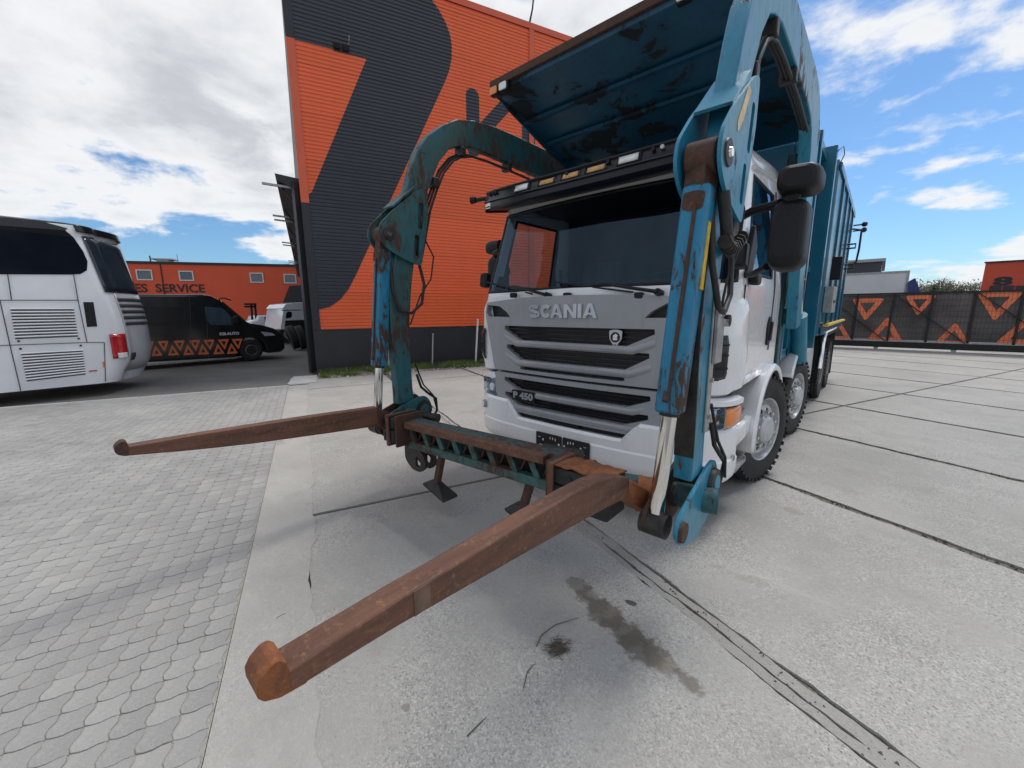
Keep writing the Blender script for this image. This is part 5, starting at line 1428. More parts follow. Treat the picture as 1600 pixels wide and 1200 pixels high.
# ---- chassis, tank, mudguards
for s in (-1, 1):
    m = MB(); m.box((s * .42 - .05, .4, .62), (s * .42 + .05, 9.0, .92)); m.build('chassis_rail', 'chassis_black', TR)
for y in AX:
    m = MB(); m.cyl((-1.0, y, .5), (1.0, y, .5), .07, 10); m.build('axle', 'chassis_black', TR)
m = MB(); m.box((-.95, .35, .55), (.95, 1.7, 1.02)); m.build('engine_block', 'chassis_black', TR)
for s in (-1, 1):
    m = MB(); m.prism(rrect(4.1, .45, 5.45, 1.02, .12), s * .62, s * 1.18, YZ(0)); m.build('fuel_tank', 'alu', TR, bevel=.03)
    m = MB(); m.prism(rrect(4.05, .42, 4.0 + .02, 1.04, .005), s * .60, s * 1.19, YZ(0)); m.build('tank_strap', 'bus_white', TR)
    # rear mudguard: bright tube frame, rubber flap
    m = MB(); m.prism(rounded([(5.70, .35), (5.74, .35), (5.80, 1.12), (8.3, 1.12), (8.3, 1.16), (5.74, 1.16), (5.68, .9)], .02), s * .75, s * 1.25, YZ(0)); m.build('rear_mudguard', 'black_plastic', TR)
    m = MB(); m.tube([(s * 1.26, 5.66, .62), (s * 1.26, 5.72, 1.05), (s * 1.26, 5.9, 1.20), (s * 1.26, 8.3, 1.20)], .04, 10); m.build('guard_tube', 'chrome', TR, smooth=60)
    m = MB(); m.box((s * 1.0 - .26, 8.32, .22), (s * 1.0 + .26, 8.34, 1.12)); m.build('mud_flap', 'rubber', TR)
m = MB(); m.box((1.22, 2.18, .62), (1.25, 2.26, .80)); m.build('side_reflector', 'red_lens', TR)

# ---- sun visor with lamps
def vy(x): return 0.02 + 0.16 * (abs(x) / 1.13) ** 3.5
def vz(x): return 0.055 * (abs(x) / 1.13) ** 3
vx = [-1.13 + 2.26 * k / 28 for k in range(29)]
cutx = [(-.82, -.66), (-.56, -.36), (-.29, -.10), (0.02, .24), (.34, .58)]
g = []
for x in vx:
    y = vy(x); z = 2.54 + vz(x)
    g.append([Vector((x, y + .30, z + .05)), Vector((x, y + .03, z)), Vector((x, y - .004, z + .02)), Vector((x, y + .004, z + .085)), Vector((x, y + .028, z + .155)), Vector((x, y + .06, z + .178)), Vector((x, y + .34, z + .20))])
mb = MB(); mb.grid(g); visor = mb.build('sun_visor', 'visor_plastic', cab, smooth=45, solid=.015)
for s in (-1, 1):
    m = MB(); m.prism(rounded([(vy(1.13) + .0, 2.575), (vy(1.13) + .34, 2.63), (vy(1.13) + .34, 2.79), (vy(1.13) + .06, 2.77)], .03), -.012, .012, YZ(s * 1.13)); m.build('visor_end', 'visor_plastic', visor, bevel=.005)
m = MB(); m.tube([(x, vy(x) + .035, 2.54 + vz(x) + .168) for x in vx], .013, 8); m.build('visor_rail', 'black_plastic', visor, smooth=60)
m = MB(); m.tube([(x, vy(x) - .006, 2.54 + vz(x) + .075) for x in vx], .006, 6); m.build('visor_seam', 'gloss_black', visor, smooth=60)
def vfront(x0, x1, z0, z1, off, name, mat, parent=visor, n=6, solid=.01):
    gg = []
    for k in range(n + 1):
        x = x0 + (x1 - x0) * k / n; b = 2.54 + vz(x); yy = vy(x)
        gg.append([Vector((x, yy + .004 + (.024 * (zz - .085) / .07) - off, b + zz)) for zz in (z0, (z0 + z1) / 2, z1)])
    m = MB(); m.grid(gg); return m.build(name, mat, parent, smooth=60, solid=solid)
def vxof(u, v): return at(u, v, y=.04).x
for (ua, ub, v) in ((803, 828, 283), (966, 1002, 237)):
    a, b = vxof(ua, v), vxof(ub, v)
    lm = vfront(a, b, .088, .155, .012, 'work_lamp', 'black_plastic', visor, 4, .03)
    vfront(a + .016, b - .016, .098, .146, .020, 'lamp_glass', 'lamp_white', lm, 4, .006)
for (ua, ub, v) in ((841, 869, 268), (877, 908, 260), (915, 950, 250)):
    a, b = vxof(ua, v), vxof(ub, v)
    rc = vfront(a, b, .095, .150, .004, 'visor_recess', 'gloss_black', visor, 4, .006)
    vfront(a + .025, b - .02, .100, .136, .010, 'lamp_slot', 'tan_card', rc, 4, .004)
a = vxof(1072, 215); lb = vfront(a, a + .15, .095, .150, .012, 'led_lamp', 'black_plastic', visor, 4, .02)
for k in range(3):
    m = MB(); x = a + .03 + .045 * k; p = Vector((x, vy(x) - .005, 2.66)); m.tube([p, p + Vector((0, -.012, 0))], .014, 12); m.build('led', 'lamp_white', lb)
for x in (-1.02, -.95, -.9, -.62, -.05, .31, .64, .70):
    m = MB(); p = Vector((x, vy(x) + .02, 2.54 + .14 + vz(x))); m.tube([p, p + Vector((0, -.02, 0))], .014, 10); m.build('visor_bolt', 'alu' if x in (.70,) else 'black_plastic', visor)
m = MB(); gg = [[Vector((x, vy(x) - .002, 2.552 + vz(x))), Vector((x, vy(x) - .002, 2.60 + vz(x)))] for x in (-1.115, -1.09, -1.05, -1.0)]; m.grid(gg); m.build('marker_lamp', 'lamp_white', visor, solid=.008)
p = at(742, 313, y=.2); m = MB(); m.tube([(-1.08, p.y + .06, p.z), (p.x, p.y, p.z)], [.02, .02], 10); m.tube([(p.x + .015, p.y, p.z), (p.x - .035, p.y - .02, p.z)], [.03, .036], 14); m.build('side_camera', 'black_plastic', visor, smooth=40)
# faint sticker strip at the top of the glass
m = MB(); a, b = onglass(941, 284), onglass(1012, 262); m.add([a, b, b + Vector((0, .012, .055)), a + Vector((0, .012, .055))], [(0, 1, 2, 3)]); m.build('glass_sticker', 'liner_grey', cab)

# ---- mirrors (both sides)
for s in (1, -1):
    m = MB(); m.tube([(s * 1.13, .42, 2.235), (s * 1.22, .28, 2.235), (s * 1.40, .16, 2.235)], .026, 10); ma = m.build('mirror_arm', 'black_plastic', cab, smooth=60)
    if s < 0:      # the far mirror is folded back along the door
        pv = Matrix.Translation((-1.15, .42, 0)) @ Matrix.Rotation(radians(-84), 4, 'Z') @ Matrix.Translation((1.15, -.42, 0)); ma.matrix_world = pv
    def housing(x0, x1, z0, z1, y0, name, par, rz, bulge):
        pl = rrect(x0, z0, x1, z1, min(x1 - x0, z1 - z0) * .38, 6); cx_, cz_ = (x0 + x1) / 2, (z0 + z1) / 2; m = MB()
        rings = []
        for (k, d) in ((1.0, .11), (1.0, .05), (.985, .018), (.955, -.008), (.90, -.030), (.80, -.046), (.62, -.056)):
            rings.append([Vector((s * (cx_ + (x - cx_) * k), y0 + d * bulge + (x - x0) * rz, cz_ + (z - cz_) * k)) for x, z in pl])
        n_ = len(pl)
        m.add(rings[-1], [tuple(range(n_))])
        for a_, b_ in zip(rings[:-1], rings[1:]): m.add(a_ + b_, [(i, (i + 1) % n_, n_ + (i + 1) % n_, n_ + i) for i in range(n_)])
        h = m.build(name, 'black_plastic', par, smooth=50)
        m = MB(); m.add([p + Vector((0, -.01, 0)) for p in rings[0]], [tuple(range(n_))]); m.build('mirror_glass', 'chrome', h)
        return h
    housing(1.365, 1.555, 1.835, 2.245, .10, 'main_mirror', ma, .12, 1.0)
    housing(1.385, 1.60, 2.255, 2.41, .06, 'wide_mirror', ma, .12, 1.2)
    m = MB(); m.tube([(s * 1.46, .12, 2.23), (s * 1.47, .11, 2.28)], .04, 10); m.build('mirror_joint', 'black_plastic', ma)
    m = MB(); m.tube([(s * 1.16, .44, 1.86), (s * 1.26, .30, 1.84), (s * 1.36, .16, 1.87)], .022, 8); m.build('lower_arm', 'black_plastic', ma, smooth=60)
    m = MB(); m.prism(rrect(.46, 1.78, .60, 1.86, .03), s * 1.20, s * 1.26, YZ(0)); m.build('mirror_foot', 'black_plastic', ma, bevel=.015)
    m = MB(); m.prism(rounded([(.10, 1.88), (.20, 1.86), (.22, 2.03), (.12, 2.03)], .03), s * 1.16, s * 1.25, YZ(0)); m.build('kerb_mirror', 'black_plastic', ma, bevel=.02)

# ================================================================== lift arms
outer = [(-.90, .80), (-.90, .92), (-.905, 1.1), (-.92, 1.3), (-.93, 1.57), (-.92, 1.77), (-.89, 1.9), (-.80, 2.25), (-.74, 2.51), (-.65, 2.78), (-.576, 2.96), (-.46, 3.11), (-.30, 3.24), (-.13, 3.34), (.09, 3.40), (.35, 3.43), (.67, 3.44), (1.03, 3.44), (1.40, 3.44), (1.62, 3.41), (1.80, 3.32), (1.92, 3.18), (1.97, 3.0), (1.98, 2.7), (2.02, 2.2), (2.10, 1.75), (2.16, 1.45)]
inner = [(1.90, 1.42), (1.80, 1.75), (1.68, 2.2), (1.60, 2.7), (1.56, 2.90), (1.49, 3.03), (1.38, 3.10), (1.2, 3.13), (.81, 3.145), (.34, 3.16), (.08, 3.16), (-.106, 3.12), (-.215, 3.07), (-.34, 2.93), (-.45, 2.72), (-.526, 2.55), (-.58, 2.31), (-.655, 2.06), (-.70, 1.83), (-.735, 1.56), (-.75, 1.285), (-.742, .94), (-.735, .80)]
def arm(xc, side, mat, dy=0.0):
    """one lift arm; side = +1 when its +x face is the outer one"""
    m = MB(); m.prism([(y + dy, z) for y, z in outer + inner], -.045, .045, YZ(xc))
    a = m.build('lift_arm', mat, TR, bevel=.008)
    def yz(name, poly, x0, x1, mt, par=a, bv=.005, r=0.0):
        m = MB(); m.prism(rounded(poly, r) if r else poly, x0, x1, YZ(xc)); return m.build(name, mt, par, bevel=bv)
    # clevis that carries the top of the cylinder: two cheeks and a bridge
    cheek = rounded([(-.52, 2.66), (-.60, 2.64), (-.86, 2.44), (-1.005, 2.30), (-1.02, 2.20), (-.95, 2.12), (-.80, 2.05), (-.62, 2.0), (-.60, 2.10), (-.52, 2.45)], .05)
    slot1 = rounded([(-.615, 2.53), (-.565, 2.53), (-.595, 2.31), (-.645, 2.32)], .02); slot2 = rounded([(-.675, 2.26), (-.625, 2.26), (-.645, 2.08), (-.695, 2.09)], .02)
    for s in (-1, 1):
        m = MB(); m.plate(cheek, [slot1, slot2], 0, .016, YZ(xc + s * .085 - .008)); ck = m.build('clevis_cheek', mat, a)
        m = MB(); m.lathe([(s * .016, .001), (s * .016, .052), (-s * .004, .058)], 24, Matrix.Translation((xc + s * .085, -.925, 2.235))); m.build('pin_boss', 'grease_steel', ck, smooth=40)
        m = MB(); m.lathe([(s * .026, .001), (s * .026, .018), (s * .012, .022)], 12, Matrix.Translation((xc + s * .085, -.925, 2.235))); m.build('pin_head', 'chrome', ck, smooth=40)
    near = xc > 0
    m = MB(); m.add([(xc - .077, -.62, 2.66), (xc + .077, -.62, 2.66), (xc + .077, -.86, 2.452), (xc - .077, -.86, 2.452)], [(0, 1, 2, 3)]); m.build('clevis_bridge', mat, a, solid=.014)
    m = MB(); st = [(-.705, 2.56), (-.665, 2.55), (-.755, 2.40), (-.82, 2.34), (-.83, 2.38)]
    m.prism(rounded(st, .01), .0935, .0955, YZ(xc))
    if near: m.build('warning_label', 'cream_sticker', a)
    # hydraulic cylinder: square eye, ribbed barrel, chrome rod
    T, B = Vector((xc, -.925, 2.235)), Vector((xc - (.05 if xc > 0 else .01), -1.085, .63)); ax = (B - T).normalized()
    pt = lambda d: T + ax * d
    m = MB(); m.lathe([(-.06, .07), (.06, .07)], 20, Matrix.Translation(T)); m.bar(pt(.02), pt(.13), .095, .095); ey = m.build('cylinder_eye', 'rust_dark', a, bevel=.006)
    m = MB(); n_ = 8
    sec = rrect(-.056, -.056, .056, .056, .022, 3)
    e1_ = Vector((1, 0, 0)); e2_ = ax.cross(e1_)
    ring = lambda d, k: [pt(d) + e1_ * p * k + e2_ * q * k for p, q in sec]
    R_ = [ring(.115, .80), ring(.125, 1.0), ring(1.075, 1.0), ring(1.085, .86)]; nn_ = len(sec)
    for u_, w_ in zip(R_[:-1], R_[1:]): m.add(u_ + w_, [(i, (i + 1) % nn_, nn_ + (i + 1) % nn_, nn_ + i) for i in range(nn_)])
    m.add(R_[0], [tuple(range(nn_))]); m.add(R_[-1], [tuple(range(nn_))])
    cy = m.build('cylinder_barrel', 'cylinder_paint', a, smooth=30)
    m = MB(); m.tube([pt(.20) + e2_ * .062 + e1_ * .012, pt(.62) + e2_ * .062 + e1_ * .009, pt(1.02) + e2_ * .062 + e1_ * .006], [.007, .009, .007], 8); m.tube([pt(1.0) + e2_ * .056, pt(1.03) + e2_ * .072], .015, 8); m.build('feed_pipe', 'rust_dark', cy, smooth=60)
    m = MB(); m.prism(rounded([(-.044, -.03), (-.01, -.042), (.04, -.036), (.046, .03), (.01, .04), (-.042, .036)], .012), -.003, .002, lambda p, q, d: (p, d, q)); o = m.build('rust_patch', 'rust_dark', cy); M_ = Matrix((e1_, e2_, -ax)).transposed().to_4x4(); M_.translation = pt(.185) + e2_ * .0565; o.matrix_world = M_
    m = MB(); M2 = M_.copy(); m.box((-.003, -.018, -.14), (.003, .018, .14)); M2.translation = pt(.40) + e1_ * .0565 - e2_ * .012
    if near: o = m.build('caution_label', 'yellow_sticker', cy); o.matrix_world = M2
    m = MB(); m.tube([pt(1.06), pt(1.10)], [.048, .044], 18); m.build('rod_gland', 'grease_steel', cy, smooth=40)
    m = MB(); m.tube([pt(1.08), pt(1.56)], .035, 20); m.build('cylinder_rod', 'chrome', a, smooth=60)
    m = MB(); m.lathe([(-.062, .03), (-.06, .058), (.06, .058), (.062, .03)], 22, Matrix.Translation(B)); m.build('rod_eye', 'grease_steel', a, smooth=40)
    # link plates between rod eye, fork pivot and fork carrier
    piv = (-.66, .72)
    lk = rounded([(B.y - .07, B.z + .01), (B.y - .03, B.z + .08), (-.74, .84), (-.63, .85), (-.565, .76), (-.58, .64), (-.70, .53), (-.92, .50), (B.y, B.z - .075)], .06)
    for s in (-1, 1):
        m = MB(); m.prism(lk, -.010, .010, YZ(xc + s * .074 - (.012 if near else 0))); lp = m.build('link_plate', mat if s * side > 0 else 'rust_dark', a, bevel=.004)
        m = MB(); m.lathe([(s * .012, .085), (s * .03, .08), (s * .032, .001)], 24, Matrix.Translation((xc + s * .074 - (.012 if near else 0), piv[0], piv[1]))); m.build('pivot_cap', 'grease_steel', lp, smooth=40)
        m = MB(); m.lathe([(s * .032, .05), (s * .038, .045), (s * .038, .001)], 18, Matrix.Translation((xc + s * .074 - (.012 if near else 0), piv[0], piv[1]))); m.build('pivot_disc', mat, lp, smooth=40)
        m = MB(); m.lathe([(s * .01, .05), (s * .026, .046), (s * .027, .001)], 18, Matrix.Translation((xc + s * .074 - (.012 if near else 0), B.y, B.z))); m.build('pin_head', 'rust_dark', lp, smooth=40)
    m = MB(); m.cyl((xc - .06, piv[0], piv[1]), (xc + .06, piv[0], piv[1]), .075, 20); m.build('arm_bush', 'grease_steel', a, smooth=40)
    # hoses that follow the inside of the bend
    path_in = [(1.40, 3.04), (.9, 3.09), (.3, 3.11), (.05, 3.10), (-.09, 3.06), (-.18, 3.01), (-.30, 2.88), (-.40, 2.69), (-.47, 2.53), (-.53, 2.31), (-.60, 2.06)]
    for k, dx in enumerate((-.022, .0, .024)):
        m = MB(); m.tube([(xc + dx, y + .012 * k, z - .01 * k) for y, z in path_in], .011, 7); m.build('hydraulic_hose', 'hose_rubber', a, smooth=60)
    for (y, z) in ((.6, 3.10), (-.05, 3.08), (-.38, 2.74), (-.55, 2.25)):
        m = MB(); m.box((xc - .05, y - .03, z - .03), (xc + .05, y + .03, z + .05)); m.build('hose_clip', 'grease_steel', a, bevel=.006)
    m = MB(); m.tube([(xc + .02, -.60, 2.06), (xc + .05, -.57, 1.85), (xc + .07, -.62, 1.68), (xc + .08, -.74, 1.60), (xc + .09, -.87, 1.62), (xc + .06, -.90, 1.80), (xc + .04, -.90, 2.02)], .014, 8); m.build('hydraulic_hose', 'hose_rubber', a, smooth=60)
    m = MB(); m.tube([(xc + .03, -.56, 2.3), (xc + .06, -.46, 2.1), (xc + .06, -.50, 1.9), (xc + .05, -.62, 1.75), (xc + .055, -.74, 1.5)], .007, 6); m.build('cable', 'hose_rubber', a, smooth=60)
    m = MB(); m.tube([(xc + .055, -.70, 1.05), (xc + .07, -.67, .93), (xc + .085, -.60, .86), (xc + .09, -.52, .80), (xc + .07, -.50, .68), (xc + .05, -.56, .58)], .012, 7); m.tube([(xc + .05, -.71, 1.15), (xc + .08, -.65, .95), (xc + .10, -.56, .84), (xc + .10, -.53, .72)], .008, 6); m.build('pivot_hose', 'hose_rubber', a, smooth=60)
    return a
NEAR, FAR = 1.293, -1.215
na = arm(NEAR, 1, 'arm_paint', -.01)
fa = arm(FAR, 1, 'arm_paint_dirty', 0.0)
na['label'] = 'near lift arm with chipped light blue paint'; fa['label'] = 'far lift arm with dark greenish worn paint'
m = MB(); m.prism([(y - .012, z) for y, z in outer if .9 < z < 2.0 and y < 0] + [(y - .003, z) for y, z in reversed([q for q in outer if .9 < q[1] < 2.0 and q[0] < 0])], -.0455, .0455, YZ(NEAR)); m.build('shade_grease_plate', 'grease_steel', na)  # dark sheet added for the shade and grease on the lower arm front
# thick braided hose loop and side strip with bolts on the near arm
m = MB(); m.tube([(NEAR + .075, -.88, 2.10), (NEAR + .09, -.86, 1.98), (NEAR + .09, -.82, 1.90), (NEAR + .08, -.72, 1.87), (NEAR + .06, -.62, 1.93), (NEAR + .04, -.56, 2.08), (NEAR + .03, -.53, 2.25)], .026, 10); m.build('braided_hose', 'hose_rubber', na, smooth=60)
for k in range(9):
    t = k / 8; p = Vector((NEAR + .09, -.86 + .26 * t, 1.90 - .04 * sin(pi * t) + .05 * t)); m = MB(); m.tube([p, p + Vector((0, .012, .002))], .031, 8); m.build('hose_band', 'grease_steel', na)
m = MB(); m.box((NEAR + .0455, -.80, 1.02), (NEAR + .056, -.745, 1.75)); sp_ = m.build('guide_strip', 'zinc', na, bevel=.003)
for z in (1.10, 1.28, 1.46, 1.64):
    m = MB(); m.cyl((NEAR + .056, -.772, z), (NEAR + .068, -.772, z), .012, 6); m.build('strip_bolt', 'zinc', sp_)
m = MB(); m.box((NEAR + .0565, -.79, 1.36), (NEAR + .075, -.69, 1.62)); m.build('sensor_bracket', 'zinc', na, bevel=.004)
m = MB(); m.tube([(NEAR + .06, -.70, 1.56), (NEAR + .10, -.70, 1.56)], .028, 12); m.build('sensor', 'chrome', na, smooth=40)

# ================================================================== forks and carrier bar
def fork(x, top, bot, mat, tip, label):
    """top/bot: lists of (y, z); a slim tapered bar with an upturned tip"""
    w = .036
    sec = lambda y, zt_, zb_, k=1.0: [Vector((x - w * k, y, zb_)), Vector((x + w * k, y, zb_)), Vector((x + w * k, y, zt_)), Vector((x - w * k, y, zt_))]
    m = MB(); secs = []
    n_ = 18
    def interp(l, y):
        for (a, za), (b, zb_) in zip(l[:-1], l[1:]):
            if (a - y) * (b - y) <= 0: return za + (zb_ - za) * (y - a) / (b - a)
        return l[-1][1]
    y0, y1 = top[0][0], top[-1][0]
    for k in range(n_ + 1):
        y = y0 + (y1 - y0) * k / n_; j = .0022 * noise.noise((y * 6, x, 2)); secs.append(sec(y, interp(top, y) + j, interp(bot, y) + j, 1 + .05 * noise.noise((y * 4, 3, x))))
    for a, b in zip(secs[:-1], secs[1:]): m.add(a + b, [(0, 1, 5, 4), (1, 2, 6, 5), (2, 3, 7, 6), (3, 0, 4, 7)])
    m.add(secs[0], [(0, 1, 2, 3)]); m.add(secs[-1], [(3, 2, 1, 0)])
    f = m.build('fork', mat, TR, bevel=.007); f['label'] = label
    yn, zn, zb_ = top[-1][0], top[-1][1], bot[-1][1]
    m = MB(); m.prism(rounded([(yn + .03, zb_ - .002), (yn + .03, zn - .012), (yn + .001, zn - .003), (yn - .002, zn + .020), (yn - .013, zn + .032), (yn - .027, zn + .032), (yn - .046, zn + .018), (yn - .056, zn + .002), (yn - .056, zn - .022), (yn - .046, zb_ + .016), (yn - .02, zb_ + .003)], .004), -.0362, .0362, YZ(x)); m.build('fork_tip', tip, f, bevel=.0025, seg=1)
    return f
XF = 1.105
fk1 = fork(XF, [(-1.16, .850), (-1.30, .905), (-1.45, .934), (-1.6, .941), (-1.97, .943), (-2.42, .940), (-2.62, .932)], [(-1.16, .748), (-1.3, .772), (-1.6, .803), (-1.97, .835), (-2.23, .857), (-2.42, .872), (-2.62, .879)], 'fork_rust', 'fork_rust_bright', 'near rusty fork bar with an orange upturned tip')
fk2 = fork(-XF, [(-1.16, .842), (-1.62, .865), (-2.04, .882), (-2.38, .892), (-2.655, .896)], [(-1.16, .68), (-1.26, .689), (-1.64, .721), (-2.05, .758), (-2.39, .80), (-2.655, .842)], 'fork_rust', 'rust_dark', 'far rusty fork bar with a dark upturned tip')
m = MB(); m.box((XF - .0355, -2.335, .868), (XF + .0374, -2.285, .936)); m.build('worn_band', 'worn_steel', fk1); 
# fork roots: flare into the carrier tube
for x, f, z0, z1 in ((XF, fk1, .748, .850), (-XF, fk2, .68, .842)):
    m = MB(); s = 1 if x > 0 else -1
    A_ = [Vector((x - .037, -1.165, z0)), Vector((x + .037, -1.165, z0)), Vector((x + .037, -1.165, z1)), Vector((x - .037, -1.165, z1))]
    B_ = [Vector((x - .05, -1.0, z0 - .13)), Vector((x + .06, -.97, z0 - .15)), Vector((x + .06, -.97, z1 - .12)), Vector((x - .05, -1.0, z1 - .10))]
    m.add(A_ + B_, [(0, 1, 5, 4), (1, 2, 6, 5), (2, 3, 7, 6), (3, 0, 4, 7), (4, 5, 6, 7)]); m.build('fork_root', 'fork_rust_bright' if x > 0 else 'rust_dark', f, bevel=.01)
# carrier bar
bar = MB(); za, zb_ = .735, .775
def zc(x): return .715 + (x + .9) * .040
bar.add([Vector((x, y, zc(x) + dz)) for x in (-.90, .62) for (y, dz) in ((-.99, -.035), (-.885, -.035), (-.885, .014), (-.99, .014))], [(0, 1, 5, 4), (1, 2, 6, 5), (2, 3, 7, 6), (3, 0, 4, 7), (0, 3, 2, 1), (4, 5, 6, 7)])
cb = bar.build('carrier_bar', 'bar_paint', TR, bevel=.006); cb['label'] = 'dented carrier bar between the forks with rusty front ledge'
def bar_piece(x0, x1, y0, y1, d0, d1, name, mat, bv=.005):
    m = MB(); m.add([Vector((x, y, zc(x) + dz)) for x in (x0, x1) for (y, dz) in ((y0, d0), (y1, d0), (y1, d1), (y0, d1))], [(0, 1, 5, 4), (1, 2, 6, 5), (2, 3, 7, 6), (3, 0, 4, 7), (0, 3, 2, 1), (4, 5, 6, 7)]); return m.build(name, mat, cb, bevel=bv)
bar_piece(-.865, .56, -1.055, -.992, -.042, .012, 'front_ledge', 'fork_rust')
bar_piece(-.95, .60, -1.00, -.94, -.225, -.165, 'lower_flange', 'bar_paint')
bar_piece(-.95, .60, -.905, -.89, -.20, -.037, 'rear_web', 'grease_steel')
bar_piece(-.93, .58, -.985, -.888, -.235, -.2255, 'bottom_plate', 'rust_dark')
for k in range(8):
    x = -.90 + k * .185
    m = MB(); m.bar((x, -.975, zc(x) - .03), (x + .075, -.975, zc(x) - .17), .05, .035, (0, 1, 0)); m.build('lattice_strut', 'bar_paint' if k % 3 else 'arm_paint_dirty', cb, bevel=.004)
    m = MB(); m.bar((x + .155, -.955, zc(x) - .04), (x + .09, -.955, zc(x) - .165), .012, .012, (0, 1, 0)); m.build('lattice_rod', 'rust_dark', cb)
# rubber buffers with steel straps at both ends
def buffer(x0, x1, z, nm, long):
    m = MB(); m.box((x0, -1.13, z - .115), (x1, -.93, z - .003)); m.box((x0 + .004, -1.125, z + .003), (x1 - .004, -.93, z + .10)); b = m.build('rubber_buffer', 'rubber', cb, bevel=.014)
    for xx in ((x0 + .02,) if long else ((x0 + x1) / 2 + .02,)):
        m = MB(); m.plate(rect(-1.150, z - .135, -.92, z + .125), [rect(-1.133, z - .12, -.935, z + .108)], -.018, .018, YZ(xx)); m.build('buffer_strap', 'fork_rust', b, bevel=.003)
    m = MB(); m.plate(rect(-1.12, z - .14, -.86, z + .12), [], -.012, .012, YZ(x0 - .02 if long else x1 + .02)); m.build('end_plate', 'rust_dark', b, bevel=.003)
    if long:
        m = MB(); m.grid([[Vector((x0 + (x1 - x0) * k / 10, y, z + .118 + .016 * noise.noise((k * .9, 1, 1)) - (.0 if y < -1 else .01))) for y in (-1.13, -1.02, -.93)] for k in range(11)]); m.build('bent_cover', 'fork_rust_bright', b, solid=.008)
    for zz in (z - .06, z + .05):
        m = MB(); m.cyl(((x0 + x1) / 2 - .05, -1.1305, zz), ((x0 + x1) / 2 - .05, -1.134, zz), .018, 12); m.build('bolt_hole', 'grille_dark', b)
buffer(.66, 1.02, .675, 'near', True)
buffer(-1.065, -.905, .665, 'far', False)
m = MB(); m.tube([(.62, -.95, .66), (1.42, -.74, .665)], .066, 20); m.build('carrier_tube', 'arm_paint_dirty', cb, smooth=50)
m = MB(); m.tube([(1.08, -.93, .675), (1.20, -.88, .67)], [.095, .08], 20); m.build('tube_collar', 'fork_rust_bright', cb, smooth=50)
m = MB(); m.tube([(-1.30, -.78, .70), (-1.0, -.86, .70)], .07, 20); m.build('carrier_tube', 'arm_paint_dirty', cb, smooth=50)
m = MB(); m.tube([(-.98, -.80, .72), (-.82, -.74, .70)], [.03, .045], 12); m.build('stop_peg', 'grease_steel', cb, smooth=50)
m = MB(); m.tube([(.45, -.90, .785), (.64, -.86, .785)], .014, 8); m.lathe([(-.03, .04), (.03, .04)], 16, Matrix.Translation((.66, -.86, .76))); m.tube([(.70, -.86, .74), (.80, -.88, .76), (.88, -.9, .72)], .010, 6); m.build('locking_bolt', 'grease_steel', cb, smooth=40)
# hook at the far end below the bar
hk = rounded([(-1.0, .50), (-.86, .52), (-.74, .46), (-.70, .36), (-.78, .29), (-.90, .29), (-1.0, .36)], .04); ho = rounded([(-.84, .42), (-.77, .40), (-.79, .335), (-.85, .335)], .02)
for y in (-.96, -.86):
    m = MB(); m.plate(hk, [ho], -.012, .012, XZ(y)); m.build('bar_hook', 'grease_steel', cb, bevel=.003)
# hanging feet
def foot(x, zt_, zb2, y=-.90):
    m = MB(); m.bar((x + .03, y, zt_), (x - .02, y - .03, zb2 + .05), .05, .045, (0, 1, 0)); ft = m.build('support_leg', 'rust_dark', cb, bevel=.004)
    m = MB(); b = [Vector((x - .13, y - .09, zb2 + .045)), Vector((x + .13, y - .09, zb2 - .03)), Vector((x + .13, y + .06, zb2 - .03)), Vector((x - .13, y + .06, zb2 + .045))]; t = [Vector((x - .05, y - .05, zb2 + .085)), Vector((x + .03, y - .05, zb2 + .06)), Vector((x + .03, y + .0, zb2 + .06)), Vector((x - .05, y, zb2 + .085))]
    m.add(b + t + [p - Vector((0, 0, .018)) for p in b], [(0, 1, 5, 4), (1, 2, 6, 5), (2, 3, 7, 6), (3, 0, 4, 7), (4, 5, 6, 7), (0, 1, 9, 8), (1, 2, 10, 9), (2, 3, 11, 10), (3, 0, 8, 11), (8, 9, 10, 11)]); m.build('foot_shoe', 'grease_steel', ft, bevel=.004)
p1 = at(683, 765, y=-.93); p2 = at(815, 806, y=-.93)
foot(p1.x + .02, .49, p1.z); foot(p2.x + .03, .53, p2.z)

# ================================================================== hopper lid over the cab
lidp = [(.33, 3.745), (.34, 3.70), (.42, 3.68), (.78, 3.615), (.84, 3.575), (1.15, 3.52), (1.22, 3.48), (1.75, 3.35), (2.25, 3.22)]
m = MB(); up = [(y, z + .035) for y, z in lidp]; up[0] = (.33, 3.79)
m.prism(lidp + list(reversed(up)), -1.155, 1.215, YZ(0)); lid = m.build('hopper_lid', 'lid_paint', TR, bevel=.004)
m = MB(); m.box((-1.158, .30, 3.735), (1.218, .345, 3.80)); m.build('lid_front_lip', 'rust_dark', lid, bevel=.004)
for y, z in ((.80, 3.575), (1.19, 3.475)):
    m = MB(); m.bar((-1.15, y, z), (1.21, y, z), .05, .03); m.build('lid_rib', 'lid_paint', lid)
for s, x in ((-1, -1.14), (1, 1.20)):
    m = MB(); m.prism([(.35, 3.71), (2.25, 3.235), (2.25, 3.14), (1.2, 3.42), (.5, 3.64)], -.008, .008, YZ(x)); m.build('lid_side', 'lid_paint', lid)
for x, mt in ((-1.09, 'amber'), (-.97, 'lamp_white'), (.69, 'lamp_white'), (.86, 'amber')):
    m = MB(); m.prism(rrect(x - .055, 3.655, x + .055, 3.735, .02), 0, .05, XZ(.288)); l = m.build('lid_lamp', 'black_plastic', lid, bevel=.006)
    m = MB(); m.prism(rrect(x - .045, 3.663, x + .045, 3.727, .015), -.014, -.001, XZ(.288)); m.build('lens', mt, l, bevel=.004)
